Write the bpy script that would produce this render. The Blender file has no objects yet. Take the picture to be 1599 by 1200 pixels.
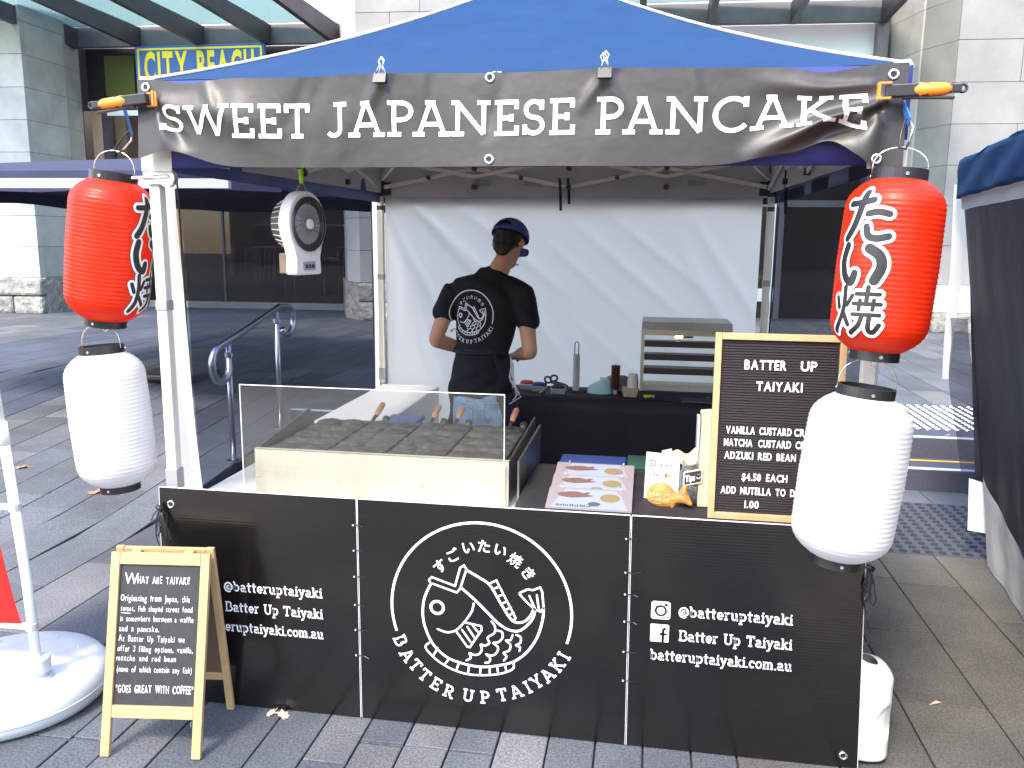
import bpy, bmesh, math, random
from mathutils import Vector, Matrix, Euler
from mathutils.bvhtree import BVHTree
from mathutils.geometry import tessellate_polygon
random.seed(7)
SC = bpy.context.scene
COL = SC.collection
R = math.radians
V = Vector

# ------------------------------------------------------------------ camera, light, exposure
cam_d = bpy.data.cameras.new('camera')
cam = bpy.data.objects.new('camera', cam_d); COL.objects.link(cam)
YAW, PIT, ROL = .159, .170, .010
fw = V((-math.sin(YAW)*math.cos(PIT), math.cos(YAW)*math.cos(PIT), -math.sin(PIT)))
rt = V((math.cos(YAW), math.sin(YAW), 0)); up = rt.cross(fw)
r2 = rt*math.cos(ROL) + up*math.sin(ROL); u2 = up*math.cos(ROL) - rt*math.sin(ROL)
cam.matrix_world = Matrix(((r2.x, u2.x, -fw.x, 1.689), (r2.y, u2.y, -fw.y, -2.653), (r2.z, u2.z, -fw.z, 1.690), (0, 0, 0, 1)))
cam_d.sensor_width = 36; cam_d.lens = 36*1303/1599.0
cam_d.clip_start = .05; cam_d.clip_end = 600
SC.camera = cam

SUN_DIR = V((-.30, -.80, .98)).normalized()          # towards the sun
w = bpy.data.worlds.new('World'); SC.world = w; w.use_nodes = True
nt = w.node_tree; bg = nt.nodes['Background']
sky = nt.nodes.new('ShaderNodeTexSky'); sky.sky_type = 'NISHITA'; sky.sun_disc = False
sky.sun_elevation = math.asin(SUN_DIR.z); sky.sun_rotation = math.atan2(SUN_DIR.x, SUN_DIR.y)
nt.links.new(sky.outputs[0], bg.inputs[0]); bg.inputs[1].default_value = .15
sl = bpy.data.lights.new('sun', 'SUN'); sl.energy = 1.12; sl.angle = R(10); sl.color = (1, .95, .87)
so = bpy.data.objects.new('sun', sl); COL.objects.link(so)
so.rotation_euler = SUN_DIR.to_track_quat('Z', 'Y').to_euler()
SC.view_settings.view_transform = 'Standard'; SC.view_settings.look = 'None'
SC.view_settings.gamma = 1; SC.view_settings.use_curve_mapping = False
SC.view_settings.exposure = 2.78
try:
    SC.view_settings.use_white_balance = True; SC.view_settings.white_balance_temperature = 7050
except Exception: pass
try: SC.cycles.max_bounces = 8; SC.cycles.transparent_max_bounces = 16
except Exception: pass

# ------------------------------------------------------------------ materials
def mat(name, col, rough=.6, metal=0, spec=.5, coat=0, noise=None, bump=None, stripe=None, emit=None, vary=None, trans=None, sheen=0):
    """noise=(scale, dark_mult, light_mult[, detail]); bump=(scale, strength, distance); stripe=(axis, freq, strength); vary=amount per object"""
    m = bpy.data.materials.new(name); m.use_nodes = True
    t = m.node_tree; b = t.nodes['Principled BSDF']; L = t.links.new
    c4 = (*col, 1)
    b.inputs['Base Color'].default_value = c4; b.inputs['Roughness'].default_value = rough
    b.inputs['Metallic'].default_value = metal; b.inputs['Specular IOR Level'].default_value = spec
    b.inputs['Coat Weight'].default_value = coat
    if sheen: b.inputs['Sheen Weight'].default_value = sheen
    tc = t.nodes.new('ShaderNodeTexCoord'); src = None
    if noise:
        n = t.nodes.new('ShaderNodeTexNoise'); n.inputs['Scale'].default_value = noise[0]
        n.inputs['Detail'].default_value = noise[3] if len(noise) > 3 else 5
        n.inputs['Roughness'].default_value = .65
        L(tc.outputs['Object'], n.inputs['Vector'])
        r = t.nodes.new('ShaderNodeValToRGB'); e = r.color_ramp.elements
        e[0].position = .3; e[1].position = .7
        e[0].color = tuple(x*noise[1] for x in col)+(1,); e[1].color = tuple(min(1, x*noise[2]) for x in col)+(1,)
        L(n.outputs['Fac'], r.inputs['Fac']); src = r.outputs['Color']
    if vary:
        oi = t.nodes.new('ShaderNodeObjectInfo'); hv = t.nodes.new('ShaderNodeMapRange')
        hv.inputs['To Min'].default_value = 1-vary; hv.inputs['To Max'].default_value = 1+vary
        L(oi.outputs['Random'], hv.inputs['Value'])
        mx = t.nodes.new('ShaderNodeVectorMath'); mx.operation = 'SCALE'
        if src: L(src, mx.inputs[0])
        else: mx.inputs[0].default_value = col
        L(hv.outputs[0], mx.inputs['Scale']); src = mx.outputs[0]
    if src: L(src, b.inputs['Base Color'])
    nrm = None
    if bump:
        n2 = t.nodes.new('ShaderNodeTexNoise'); n2.inputs['Scale'].default_value = bump[0]; n2.inputs['Detail'].default_value = 4
        L(tc.outputs['Object'], n2.inputs['Vector'])
        bp = t.nodes.new('ShaderNodeBump'); bp.inputs['Strength'].default_value = bump[1]; bp.inputs['Distance'].default_value = bump[2]
        L(n2.outputs['Fac'], bp.inputs['Height']); nrm = bp.outputs[0]
    if stripe:
        sx = t.nodes.new('ShaderNodeSeparateXYZ'); L(tc.outputs['Object'], sx.inputs[0])
        mm = t.nodes.new('ShaderNodeMath'); mm.operation = 'MULTIPLY'; mm.inputs[1].default_value = stripe[1]*2*math.pi
        L(sx.outputs['XYZ'.index(stripe[0])], mm.inputs[0])
        sn = t.nodes.new('ShaderNodeMath'); sn.operation = 'SINE'; L(mm.outputs[0], sn.inputs[0])
        b2 = t.nodes.new('ShaderNodeBump'); b2.inputs['Strength'].default_value = stripe[2]; b2.inputs['Distance'].default_value = .001
        L(sn.outputs[0], b2.inputs['Height'])
        if nrm: L(nrm, b2.inputs['Normal'])
        nrm = b2.outputs[0]
    if nrm: L(nrm, b.inputs['Normal'])
    if emit:
        b.inputs['Emission Color'].default_value = (*emit[0], 1); b.inputs['Emission Strength'].default_value = emit[1]
    if trans:                                    # thin cloth or paper that lets light through
        tr = t.nodes.new('ShaderNodeBsdfTranslucent'); tr.inputs[0].default_value = (*trans[0], 1)
        mx2 = t.nodes.new('ShaderNodeMixShader'); mx2.inputs[0].default_value = trans[1]
        L(b.outputs[0], mx2.inputs[1]); L(tr.outputs[0], mx2.inputs[2])
        L(mx2.outputs[0], t.nodes['Material Output'].inputs[0])
    return m

def sheer(name, tint, diff, fac, gloss=0, rough=.02, lucent=False):
    """see-through sheet: transparent tint mixed with a diffuse or glossy layer"""
    m = bpy.data.materials.new(name); m.use_nodes = True
    t = m.node_tree; t.nodes.remove(t.nodes['Principled BSDF']); L = t.links.new
    tr = t.nodes.new('ShaderNodeBsdfTransparent'); tr.inputs[0].default_value = (*tint, 1)
    df = t.nodes.new('ShaderNodeBsdfTranslucent' if lucent else 'ShaderNodeBsdfDiffuse'); df.inputs[0].default_value = (*diff, 1)
    m1 = t.nodes.new('ShaderNodeMixShader'); m1.inputs[0].default_value = fac
    L(tr.outputs[0], m1.inputs[1]); L(df.outputs[0], m1.inputs[2]); out = m1.outputs[0]
    if gloss:
        gl = t.nodes.new('ShaderNodeBsdfGlossy'); gl.inputs['Roughness'].default_value = rough
        fr = t.nodes.new('ShaderNodeFresnel'); fr.inputs[0].default_value = gloss
        m2 = t.nodes.new('ShaderNodeMixShader'); ge = t.nodes.new('ShaderNodeNewGeometry'); iv = t.nodes.new('ShaderNodeMath'); iv.operation = 'SUBTRACT'; iv.inputs[0].default_value = 1; L(ge.outputs['Backfacing'], iv.inputs[1]); mu = t.nodes.new('ShaderNodeMath'); mu.operation = 'MULTIPLY'; L(fr.outputs[0], mu.inputs[0]); L(iv.outputs[0], mu.inputs[1])
        L(mu.outputs[0], m2.inputs[0]); L(out, m2.inputs[1]); L(gl.outputs[0], m2.inputs[2]); out = m2.outputs[0]
    L(out, t.nodes['Material Output'].inputs[0])
    return m

M = {}
def granite(name, c, k=.35):
    m = mat(name, c, .75, noise=(120, 1-k*1.45, 1+k*2.0, 3), vary=.16, bump=(150, .35, .002), spec=.35)
    t = m.node_tree; L = t.links.new; b = t.nodes['Principled BSDF']
    src = b.inputs['Base Color'].links[0].from_socket                      # large blotches of dirt over the speckle
    geo = t.nodes.new('ShaderNodeNewGeometry')
    n = t.nodes.new('ShaderNodeTexNoise'); n.inputs['Scale'].default_value = 1.1; n.inputs['Detail'].default_value = 7; n.inputs['Roughness'].default_value = .7
    L(geo.outputs['Position'], n.inputs['Vector'])
    mr = t.nodes.new('ShaderNodeMapRange'); mr.inputs['From Min'].default_value = .3; mr.inputs['From Max'].default_value = .7
    mr.inputs['To Min'].default_value = .62; mr.inputs['To Max'].default_value = 1.28
    L(n.outputs['Fac'], mr.inputs['Value'])
    v = t.nodes.new('ShaderNodeVectorMath'); v.operation = 'SCALE'; L(src, v.inputs[0]); L(mr.outputs[0], v.inputs['Scale'])
    L(v.outputs[0], b.inputs['Base Color'])
    return m
M['paver'] = granite('granite_paver', (.078, .083, .094))
M['paver2'] = granite('granite_paver_pale', (.102, .103, .108))
M['paver3'] = granite('granite_paver_blue', (.070, .075, .090))
M['paver_warm'] = granite('granite_paver_warm', (.088, .082, .075), .3)
M['paver_shade'] = granite('granite_paver_shade', (.048, .056, .080), .2)
M['paver_sunlit'] = granite('granite_paver_sunlit', (.24, .175, .125), .3)
M['grout'] = mat('grout', (.035, .035, .04), .9)
M['tactile'] = mat('tactile_dark', (.055, .058, .075), .6, noise=(60, .8, 1.2))
M['tactile_metal'] = mat('tactile_steel', (.75, .78, .85), .3, metal=1)
M['step'] = mat('step_stone', (.05, .05, .075), .7, noise=(80, .7, 1.4))
M['nosing'] = mat('nosing_strip', (.55, .6, .7), .5)
M['yellow'] = mat('yellow_paint', (.75, .45, .03), .5)
M['stone'] = mat('building_stone', (.36, .355, .345), .8, noise=(2.2, .80, 1.12, 9), vary=.07, bump=(60, .25, .004))
M['stone_white'] = mat('building_stone_pale', (.20, .198, .19), .8, noise=(1.6, .80, 1.10, 9), vary=.05, bump=(60, .2, .004))
M['rough_stone'] = mat('rusticated_stone', (.20, .19, .175), .9, noise=(7, .5, 1.5, 8), vary=.15, bump=(9, 1, .06))
M['dark_steel'] = mat('dark_steel', (.055, .045, .055), .45, noise=(3, .8, 1.3))
M['header'] = mat('header_steel', (.13, .115, .125), .5, noise=(2, .8, 1.2))
M['awn_glass'] = sheer('awning_glass', (.55, .72, .72), (.33, .40, .41), .48, 1.4, .05, True)
M['shop_glass'] = sheer('shop_glass', (.55, .55, .52), (.02, .02, .02), .1, 1.6, .01)
M['shop_dark'] = mat('shop_interior', (.10, .075, .06), .8, noise=(2, .5, 2.0))
M['shop_brown'] = mat('shop_brown', (.10, .07, .05), .7, noise=(4, .5, 1.6))
M['olive'] = mat('olive_panel', (.09, .10, .015), .7)
M['sign_blue'] = mat('sign_blue', (.03, .13, .42), .45)
M['sign_yellow'] = mat('sign_yellow', (.92, .78, .04), .5)
M['fascia'] = mat('white_fascia', (.80, .82, .82), .5, stripe=('X', 5.5, .5))
M['black'] = mat('black_plastic', (.015, .015, .017), .4)
M['black_rub'] = mat('black_rubber', (.02, .02, .022), .8)
M['bracket'] = mat('bracket_black', (.03, .03, .033), .35)
M['canopy'] = mat('canopy_blue', (.0085, .038, .108), .7, spec=.2, noise=(6, .9, 1.12), bump=(5, .3, .02), trans=((.01, .07, .3), .12))
M['navy'] = mat('navy_cloth', (.016, .018, .052), .8, noise=(4, .85, 1.2), bump=(5, .4, .02))
M['valance'] = mat('valance_navy', (.018, .028, .15), .6, bump=(6, .4, .02))
M['banner'] = mat('banner_vinyl', (.020, .0165, .0145), .48, spec=.6, noise=(3, .85, 1.2), bump=(4.5, .25, .03))
M['white_ink'] = mat('white_ink', (.88, .87, .86), .5)
M['white_cloth'] = mat('white_tent_cloth', (.92, .875, .81), .6, noise=(2.2, .90, 1.02, 8), bump=(3, .7, .03), trans=((1, .95, .87), .72))
M['taupe'] = mat('taupe_cloth', (.85, .80, .74), .7, noise=(3, .94, 1.04), bump=(4, .4, .02), trans=((.85, .78, .7), .55))
M['white_skirt'] = mat('white_skirt', (.80, .79, .76), .7, noise=(4, .93, 1.03), bump=(4, .6, .02))
M['mesh_win'] = sheer('insect_mesh', (.47, .49, .55), (.075, .08, .105), .34)
M['dark_wall'] = mat('dark_sidewall', (.020, .019, .026), .55, noise=(3, .8, 1.3), bump=(2.5, .6, .04))
M['cream'] = mat('cream_powder_coat', (.62, .58, .50), .38, noise=(9, .95, 1.03), coat=.2)
M['chrome'] = mat('galvanised', (.75, .76, .78), .25, metal=1)
M['rail'] = mat('brushed_stainless', (.55, .56, .60), .28, metal=1)
M['grey_pl'] = mat('grey_plastic', (.28, .27, .27), .5)
M['corflute'] = mat('black_corflute', (.003, .0026, .003), .3, spec=.35, stripe=('Z', 95, .07), bump=(2.2, .22, .03), noise=(3, .8, 1.3))
_b = M['corflute'].node_tree.nodes['Principled BSDF']; _b.inputs['Coat Weight'].default_value = .5; _b.inputs['Coat IOR'].default_value = 1.85; _b.inputs['Coat Roughness'].default_value = .15; M['corflute'].node_tree.links.new(_b.inputs['Normal'].links[0].from_socket, _b.inputs['Coat Normal'])
M['corflute_edge'] = mat('corflute_edge', (.7, .7, .7), .5)
M['red_paper'] = mat('red_lantern_vinyl', (.72, .035, .007), .38, trans=((1, .12, .02), .45), noise=(5, .86, 1.07), bump=(9, .35, .008))
M['white_paper'] = mat('white_lantern_vinyl', (.70, .69, .70), .4, noise=(6, .94, 1.03), bump=(9, .35, .008), trans=((.95, .95, .97), .35))
M['brass'] = mat('brass_inside', (.75, .48, .18), .5)
M['pine'] = mat('pine_wood', (.50, .32, .15), .5, noise=(14, .85, 1.08))
M['oak'] = mat('oak_frame', (.48, .30, .155), .5, noise=(18, .85, 1.08))
M['chalkboard'] = mat('chalkboard', (.022, .021, .023), .6, noise=(30, .8, 1.4))
M['chalk'] = mat('chalk_paint', (.85, .83, .80), .8)
M['felt'] = mat('letterboard_felt', (.024, .019, .022), .9)
M['letter_pl'] = mat('white_letter', (.88, .87, .84), .4)
M['hardboard'] = mat('brown_hardboard', (.13, .07, .045), .7)
M['table_white'] = mat('folding_table_white', (.74, .72, .67), .5, noise=(9, .95, 1.03))
M['cloth_black'] = mat('black_tablecloth', (.012, .009, .012), .7, bump=(4, .4, .02))
M['cloth_plum'] = mat('plum_black_tablecloth', (.016, .008, .012), .7, noise=(2, .7, 1.4), bump=(3, .6, .03))
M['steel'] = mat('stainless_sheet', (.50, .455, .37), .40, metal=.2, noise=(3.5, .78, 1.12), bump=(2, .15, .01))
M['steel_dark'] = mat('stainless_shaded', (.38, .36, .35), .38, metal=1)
M['iron'] = mat('cast_iron', (.028, .027, .025), .3, noise=(28, .35, 2.6), bump=(30, .6, .006), spec=.6)
M['wood_handle'] = mat('wood_handle', (.62, .27, .14), .5)
M['acrylic'] = sheer('clear_acrylic', (.95, .96, .95), (.9, .9, .85), .012, 1.5, .015)
M['acrylic_edge'] = sheer('acrylic_edge', (.8, .85, .82), (.8, .85, .8), .7)
M['glassjar'] = sheer('jar_glass', (.80, .82, .82), (.5, .5, .5), .10, 1.9, .02)
M['skin'] = mat('skin', (.66, .34, .20), .55, noise=(12, .93, 1.05))
M['hair'] = mat('dark_hair', (.018, .010, .008), .5, bump=(60, .6, .004))
M['tee'] = mat('black_cotton', (.0085, .0085, .010), .85, bump=(9, .5, .012))
M['apron'] = mat('plum_apron', (.030, .014, .030), .8, bump=(8, .6, .015))
M['denim'] = mat('light_denim', (.30, .43, .56), .8, noise=(25, .75, 1.15), bump=(10, .6, .012))
M['cap'] = mat('navy_cap', (.055, .06, .26), .75, noise=(80, .8, 1.2))
M['shoe'] = mat('white_shoe', (.6, .6, .6), .6)
M['orange'] = mat('orange_grip', (.90, .22, .02), .42)
M['lime'] = mat('lime_strap', (.35, .72, .02), .6)
M['fan_white'] = mat('fan_white', (.66, .60, .58), .4)
M['fan_grille'] = mat('fan_grille', (.045, .05, .04), .5)
M['red_flag'] = mat('red_flag', (.62, .008, .008), .6, trans=((.9, .02, .01), .25), bump=(5, .3, .02))
M['base_pl'] = mat('white_base_plastic', (.60, .615, .63), .34, noise=(7, .86, 1.04, 9))
M['weight_pl'] = mat('white_weight_plastic', (.66, .69, .64), .40, noise=(9, .84, 1.04, 9))
M['pole_white'] = mat('white_pole', (.78, .80, .76), .35)
M['leaf'] = mat('dry_leaf', (.34, .17, .10), .8, noise=(40, .6, 1.4))
M['paper'] = mat('white_paper', (.40, .40, .41), .5)
M['menu_pink'] = mat('menu_pink', (.22, .185, .20), .35)
M['menu_blue'] = mat('menu_pale_blue', (.235, .26, .345), .3)
M['brown_ink'] = mat('brown_ink', (.13, .075, .06), .4)
M['yellow_ink'] = mat('yellow_ink', (.19, .145, .075), .4)
M['grey_ink'] = mat('grey_ink', (.07, .07, .10), .4)
M['green_ink'] = mat('green_ink', (.14, .17, .12), .4)
M['dark_ink'] = mat('dark_ink', (.05, .05, .06), .5)
M['card_red'] = mat('card_red', (.75, .04, .02), .5)
M['card_orange'] = mat('card_orange', (.85, .36, .04), .5)
M['taiyaki'] = mat('baked_crust', (.50, .21, .045), .5, noise=(30, .7, 1.2), bump=(60, .5, .004))
M['kraft'] = mat('kraft_paper', (.55, .42, .30), .7, noise=(20, .9, 1.06))
M['foil'] = mat('foil', (.62, .62, .64), .4)
M['blue_pl'] = mat('blue_plastic', (.015, .06, .30), .4)
M['green_pl'] = mat('green_plastic', (.01, .09, .05), .4)
M['mint'] = mat('mint_plastic', (.42, .62, .58), .45)
M['choc'] = mat('chocolate_sauce', (.085, .028, .015), .3)
M['tub'] = sheer('clear_tub', (.85, .85, .85), (.8, .8, .8), .3, 1.5, .05)
M['red_pl'] = mat('red_plastic', (.5, .03, .02), .4)
M['blue_lid'] = mat('blue_lid', (.02, .03, .25), .4)
M['cup'] = mat('paper_cup', (.72, .66, .52), .6)
M['lamp'] = mat('warm_bulb', (1, .6, .25), .5, emit=((1, .55, .2), 6))
M['shop_lamp'] = mat('shop_lamp', (1, .95, .85), .5, emit=((1, .9, .75), 3.5))
M['lining'] = mat('canopy_lining', (.80, .79, .78), .6, bump=(4, .3, .02))
M['brass_steel'] = mat('warm_steel', (.62, .52, .36), .35, metal=.6)
M['warmer_shelf'] = mat('warmer_shelf', (.06, .035, .03), .4)
M['tan_wall'] = mat('tan_render', (.46, .37, .29), .85, noise=(1.5, .85, 1.1))
M['bark'] = mat('bark', (.16, .12, .09), .9, noise=(12, .6, 1.4), bump=(14, .8, .03))
M['foliage'] = mat('plane_leaves', (.055, .10, .025), .6, noise=(3, .6, 1.5), trans=((.10, .2, .03), .3))
M['window_dk'] = mat('far_window', (.03, .04, .05), .15)

# ------------------------------------------------------------------ building helpers
def tag(o, label=None, cat=None, group=None, kind=None):
    if label: o['label'] = label
    if cat: o['category'] = cat
    if group: o['group'] = group
    if kind: o['kind'] = kind
    return o
def thing(name, label, cat, loc=(0, 0, 0), group=None, rot=(0, 0, 0)):
    o = bpy.data.objects.new(name, None); COL.objects.link(o); o.empty_display_size = .1
    o.location = loc; o.rotation_euler = rot
    return tag(o, label, cat, group)
def base_of(p):
    while p is not None and p.parent is not None: p = p.parent
    return V(p.location) if p is not None else V((0, 0, 0))

class MB:
    """collects shapes; build() links them as one mesh object. Coordinates are world ones and are shifted to the parent thing's base."""
    def __init__(s): s.v = []; s.f = []; s.m = []; s.cur = 0
    def add(s, vs, fs):
        k = len(s.v); s.v += [V(p) for p in vs]; s.f += [tuple(i+k for i in f) for f in fs]; s.m += [s.cur]*len(fs); return s
    def hexa(s, a, b):                     # a: 4 bottom corners ccw, b: 4 top corners
        return s.add(list(a)+list(b), [(3, 2, 1, 0), (4, 5, 6, 7), (0, 1, 5, 4), (1, 2, 6, 5), (2, 3, 7, 6), (3, 0, 4, 7)])
    def box(s, x0, y0, z0, x1, y1, z1):
        return s.hexa([(x0, y0, z0), (x1, y0, z0), (x1, y1, z0), (x0, y1, z0)], [(x0, y0, z1), (x1, y0, z1), (x1, y1, z1), (x0, y1, z1)])
    def bar(s, p, q, w, h, upv=(0, 0, 1)):
        p, q = V(p), V(q); d = (q-p).normalized(); u = V(upv)
        if abs(d.dot(u)) > .99: u = V((0, 1, 0))
        x = d.cross(u).normalized()*w/2; y = x.cross(d).normalized()*h/2
        return s.hexa([p-x-y, p+x-y, p+x+y, p-x+y], [q-x-y, q+x-y, q+x+y, q-x+y])
    def tube(s, pts, r, seg=8, cap=True, sx=1):
        pts = [V(p) for p in pts]; rs = r if isinstance(r, (list, tuple)) else [r]*len(pts)
        k = len(s.v); n = len(pts); prev = None
        for i, p in enumerate(pts):
            d = (pts[min(i+1, n-1)]-pts[max(i-1, 0)]).normalized()
            a = prev if prev is not None else (V((0, 0, 1)) if abs(d.z) < .9 else V((1, 0, 0)))
            a = (a-d*a.dot(d)).normalized(); b = d.cross(a); prev = a
            for j in range(seg):
                t = 2*math.pi*j/seg; s.v.append(p+(a*math.cos(t)*sx+b*math.sin(t))*rs[i])
        for i in range(n-1):
            for j in range(seg):
                s.f.append((k+i*seg+j, k+i*seg+(j+1) % seg, k+(i+1)*seg+(j+1) % seg, k+(i+1)*seg+j)); s.m.append(s.cur)
        if cap: s.f += [tuple(k+j for j in reversed(range(seg))), tuple(k+(n-1)*seg+j for j in range(seg))]; s.m += [s.cur]*2
        return s
    def lathe(s, prof, c=(0, 0, 0), seg=32, sx=1, sy=1, cap=True):      # prof: (r, z) pairs
        k = len(s.v); c = V(c); n = len(prof)
        for r, z in prof:
            for j in range(seg):
                t = 2*math.pi*j/seg; s.v.append(c+V((r*sx*math.cos(t), r*sy*math.sin(t), z)))
        for i in range(n-1):
            for j in range(seg):
                s.f.append((k+i*seg+j, k+i*seg+(j+1) % seg, k+(i+1)*seg+(j+1) % seg, k+(i+1)*seg+j)); s.m.append(s.cur)
        if cap: s.f += [tuple(k+j for j in reversed(range(seg))), tuple(k+(n-1)*seg+j for j in range(seg))]; s.m += [s.cur]*2
        return s
    def grid(s, fn, nu, nv):
        k = len(s.v)
        for i in range(nu+1):
            for j in range(nv+1): s.v.append(V(fn(i/nu, j/nv)))
        for i in range(nu):
            for j in range(nv):
                a = k+i*(nv+1)+j; s.f.append((a, a+nv+1, a+nv+2, a+1)); s.m.append(s.cur)
        return s
    def ring(s, c, R_, r, n=(0, 0, 1), a0=0, a1=360, seg=24, rs=6):
        c = V(c); n = V(n).normalized(); a = n.orthogonal().normalized(); b = n.cross(a)
        full = abs(a1-a0) >= 360
        pts = [c+(a*math.cos(R(a0+(a1-a0)*i/seg))+b*math.sin(R(a0+(a1-a0)*i/seg)))*R_ for i in range(seg+1)]
        return s.tube(pts, r, rs, cap=not full)
    def poly(s, pts, thick, nrm):           # prism on a planar outline
        pts = [V(p) for p in pts]; n = V(nrm).normalized()*thick; k = len(pts)
        tri = tessellate_polygon([pts])
        vs = pts+[p+n for p in pts]
        fs = [tuple(t) for t in tri]+[tuple(i+k for i in reversed(t)) for t in tri]+[(i, (i+1) % k, k+(i+1) % k, k+i) for i in range(k)]
        return s.add(vs, fs)
    def build(s, name, m, parent=None, smooth=False, bevel=0, solid=0, local=False, label=None, kind=None, fix=True, sub=0):
        me = bpy.data.meshes.new(name)
        o0 = V((0, 0, 0)) if (local or parent is None) else base_of(parent)
        me.from_pydata([tuple(p-o0) for p in s.v], [], s.f)
        ms = m if isinstance(m, (list, tuple)) else [m]
        for x in ms: me.materials.append(M[x] if isinstance(x, str) else x)
        if len(ms) > 1: me.polygons.foreach_set('material_index', s.m)
        if fix:
            b = bmesh.new(); b.from_mesh(me); bmesh.ops.recalc_face_normals(b, faces=b.faces); b.to_mesh(me); b.free()
        if smooth: me.polygons.foreach_set('use_smooth', [True]*len(me.polygons))
        o = bpy.data.objects.new(name, me); COL.objects.link(o); o.parent = parent
        if solid:
            q = o.modifiers.new('s', 'SOLIDIFY'); q.thickness = solid; q.offset = 0
        if sub:
            q = o.modifiers.new('u', 'SUBSURF'); q.levels = q.render_levels = sub
        if bevel:
            q = o.modifiers.new('b', 'BEVEL'); q.width = bevel; q.segments = 2; q.limit_method = 'ANGLE'
        if label: o['label'] = label
        if kind: o['kind'] = kind
        return o
def autosmooth(o, ang=40):
    me = o.data; me.polygons.foreach_set('use_smooth', [True]*len(me.polygons))
    b = bmesh.new(); b.from_mesh(me)
    for e in b.edges:
        if len(e.link_faces) == 2 and e.calc_face_angle(0) > R(ang): e.smooth = False
    b.to_mesh(me); b.free(); return o

def copy_tree(o, parent=None):
    c = o.copy(); COL.objects.link(c); c.parent = parent
    for ch in o.children: copy_tree(ch, c)
    return c

# ------------------------------------------------------------------ lettering helpers (2-D shapes mapped on to surfaces)
def catmull(p, n=5):
    if len(p) < 3: return p
    q = [p[0]]+list(p)+[p[-1]]; o = []
    for i in range(1, len(q)-2):
        a, b, c, d = q[i-1], q[i], q[i+1], q[i+2]
        for k in range(n):
            t = k/n; o.append(tuple(.5*((2*b[m])+(-a[m]+c[m])*t+(2*a[m]-5*b[m]+4*c[m]-d[m])*t*t+(-a[m]+3*b[m]-3*c[m]+d[m])*t**3) for m in (0, 1)))
    o.append(tuple(p[-1])); return o
def ribbon(pts, t, closed=False, roundcap=False):
    """2-D ribbon of width t along pts -> verts, faces"""
    P = [V((a, b)) for a, b in pts]; P2 = [P[0]]
    for q in P[1:]:
        if (q-P2[-1]).length > 1e-5: P2.append(q)
    P = P2; n = len(P); vs = []; fs = []
    for i in range(n):
        a = (P[i]-P[i-1]).normalized() if (i > 0 or closed) else (P[1]-P[0]).normalized()
        b = (P[(i+1) % n]-P[i]).normalized() if (i < n-1 or closed) else a
        if closed and i == 0: a = (P[0]-P[-1]).normalized()
        m = (a+b); m = m.normalized() if m.length > 1e-4 else a
        nn = V((-m.y, m.x)); c = max(.45, nn.dot(V((-a.y, a.x))))
        vs += [tuple(P[i]+nn*t/2/c), tuple(P[i]-nn*t/2/c)]
    for i in range(n-1+(1 if closed else 0)):
        j = (i+1) % n; fs.append((2*i, 2*i+1, 2*j+1, 2*j))
    if roundcap and not closed:
        for q in (P[0], P[-1]):
            k = len(vs); vs += [(q.x+math.cos(2*math.pi*a/10)*t/2, q.y+math.sin(2*math.pi*a/10)*t/2) for a in range(10)]
            fs.append(tuple(range(k, k+10)))
    return vs, fs
def arc(cx, cy, rx, ry, a0, a1, n=12):
    return [(cx+rx*math.cos(R(a0+(a1-a0)*i/n)), cy+ry*math.sin(R(a0+(a1-a0)*i/n))) for i in range(n+1)]
T_ = .13; h_ = T_/2; lo, hi = h_, 1-h_
def sf(x, y, w=.26): return [(x-w/2, y), (x+w/2, y)]
def vs_(x, y0, y1): return [(x, y0), (x, y1)]
XH = .70
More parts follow.
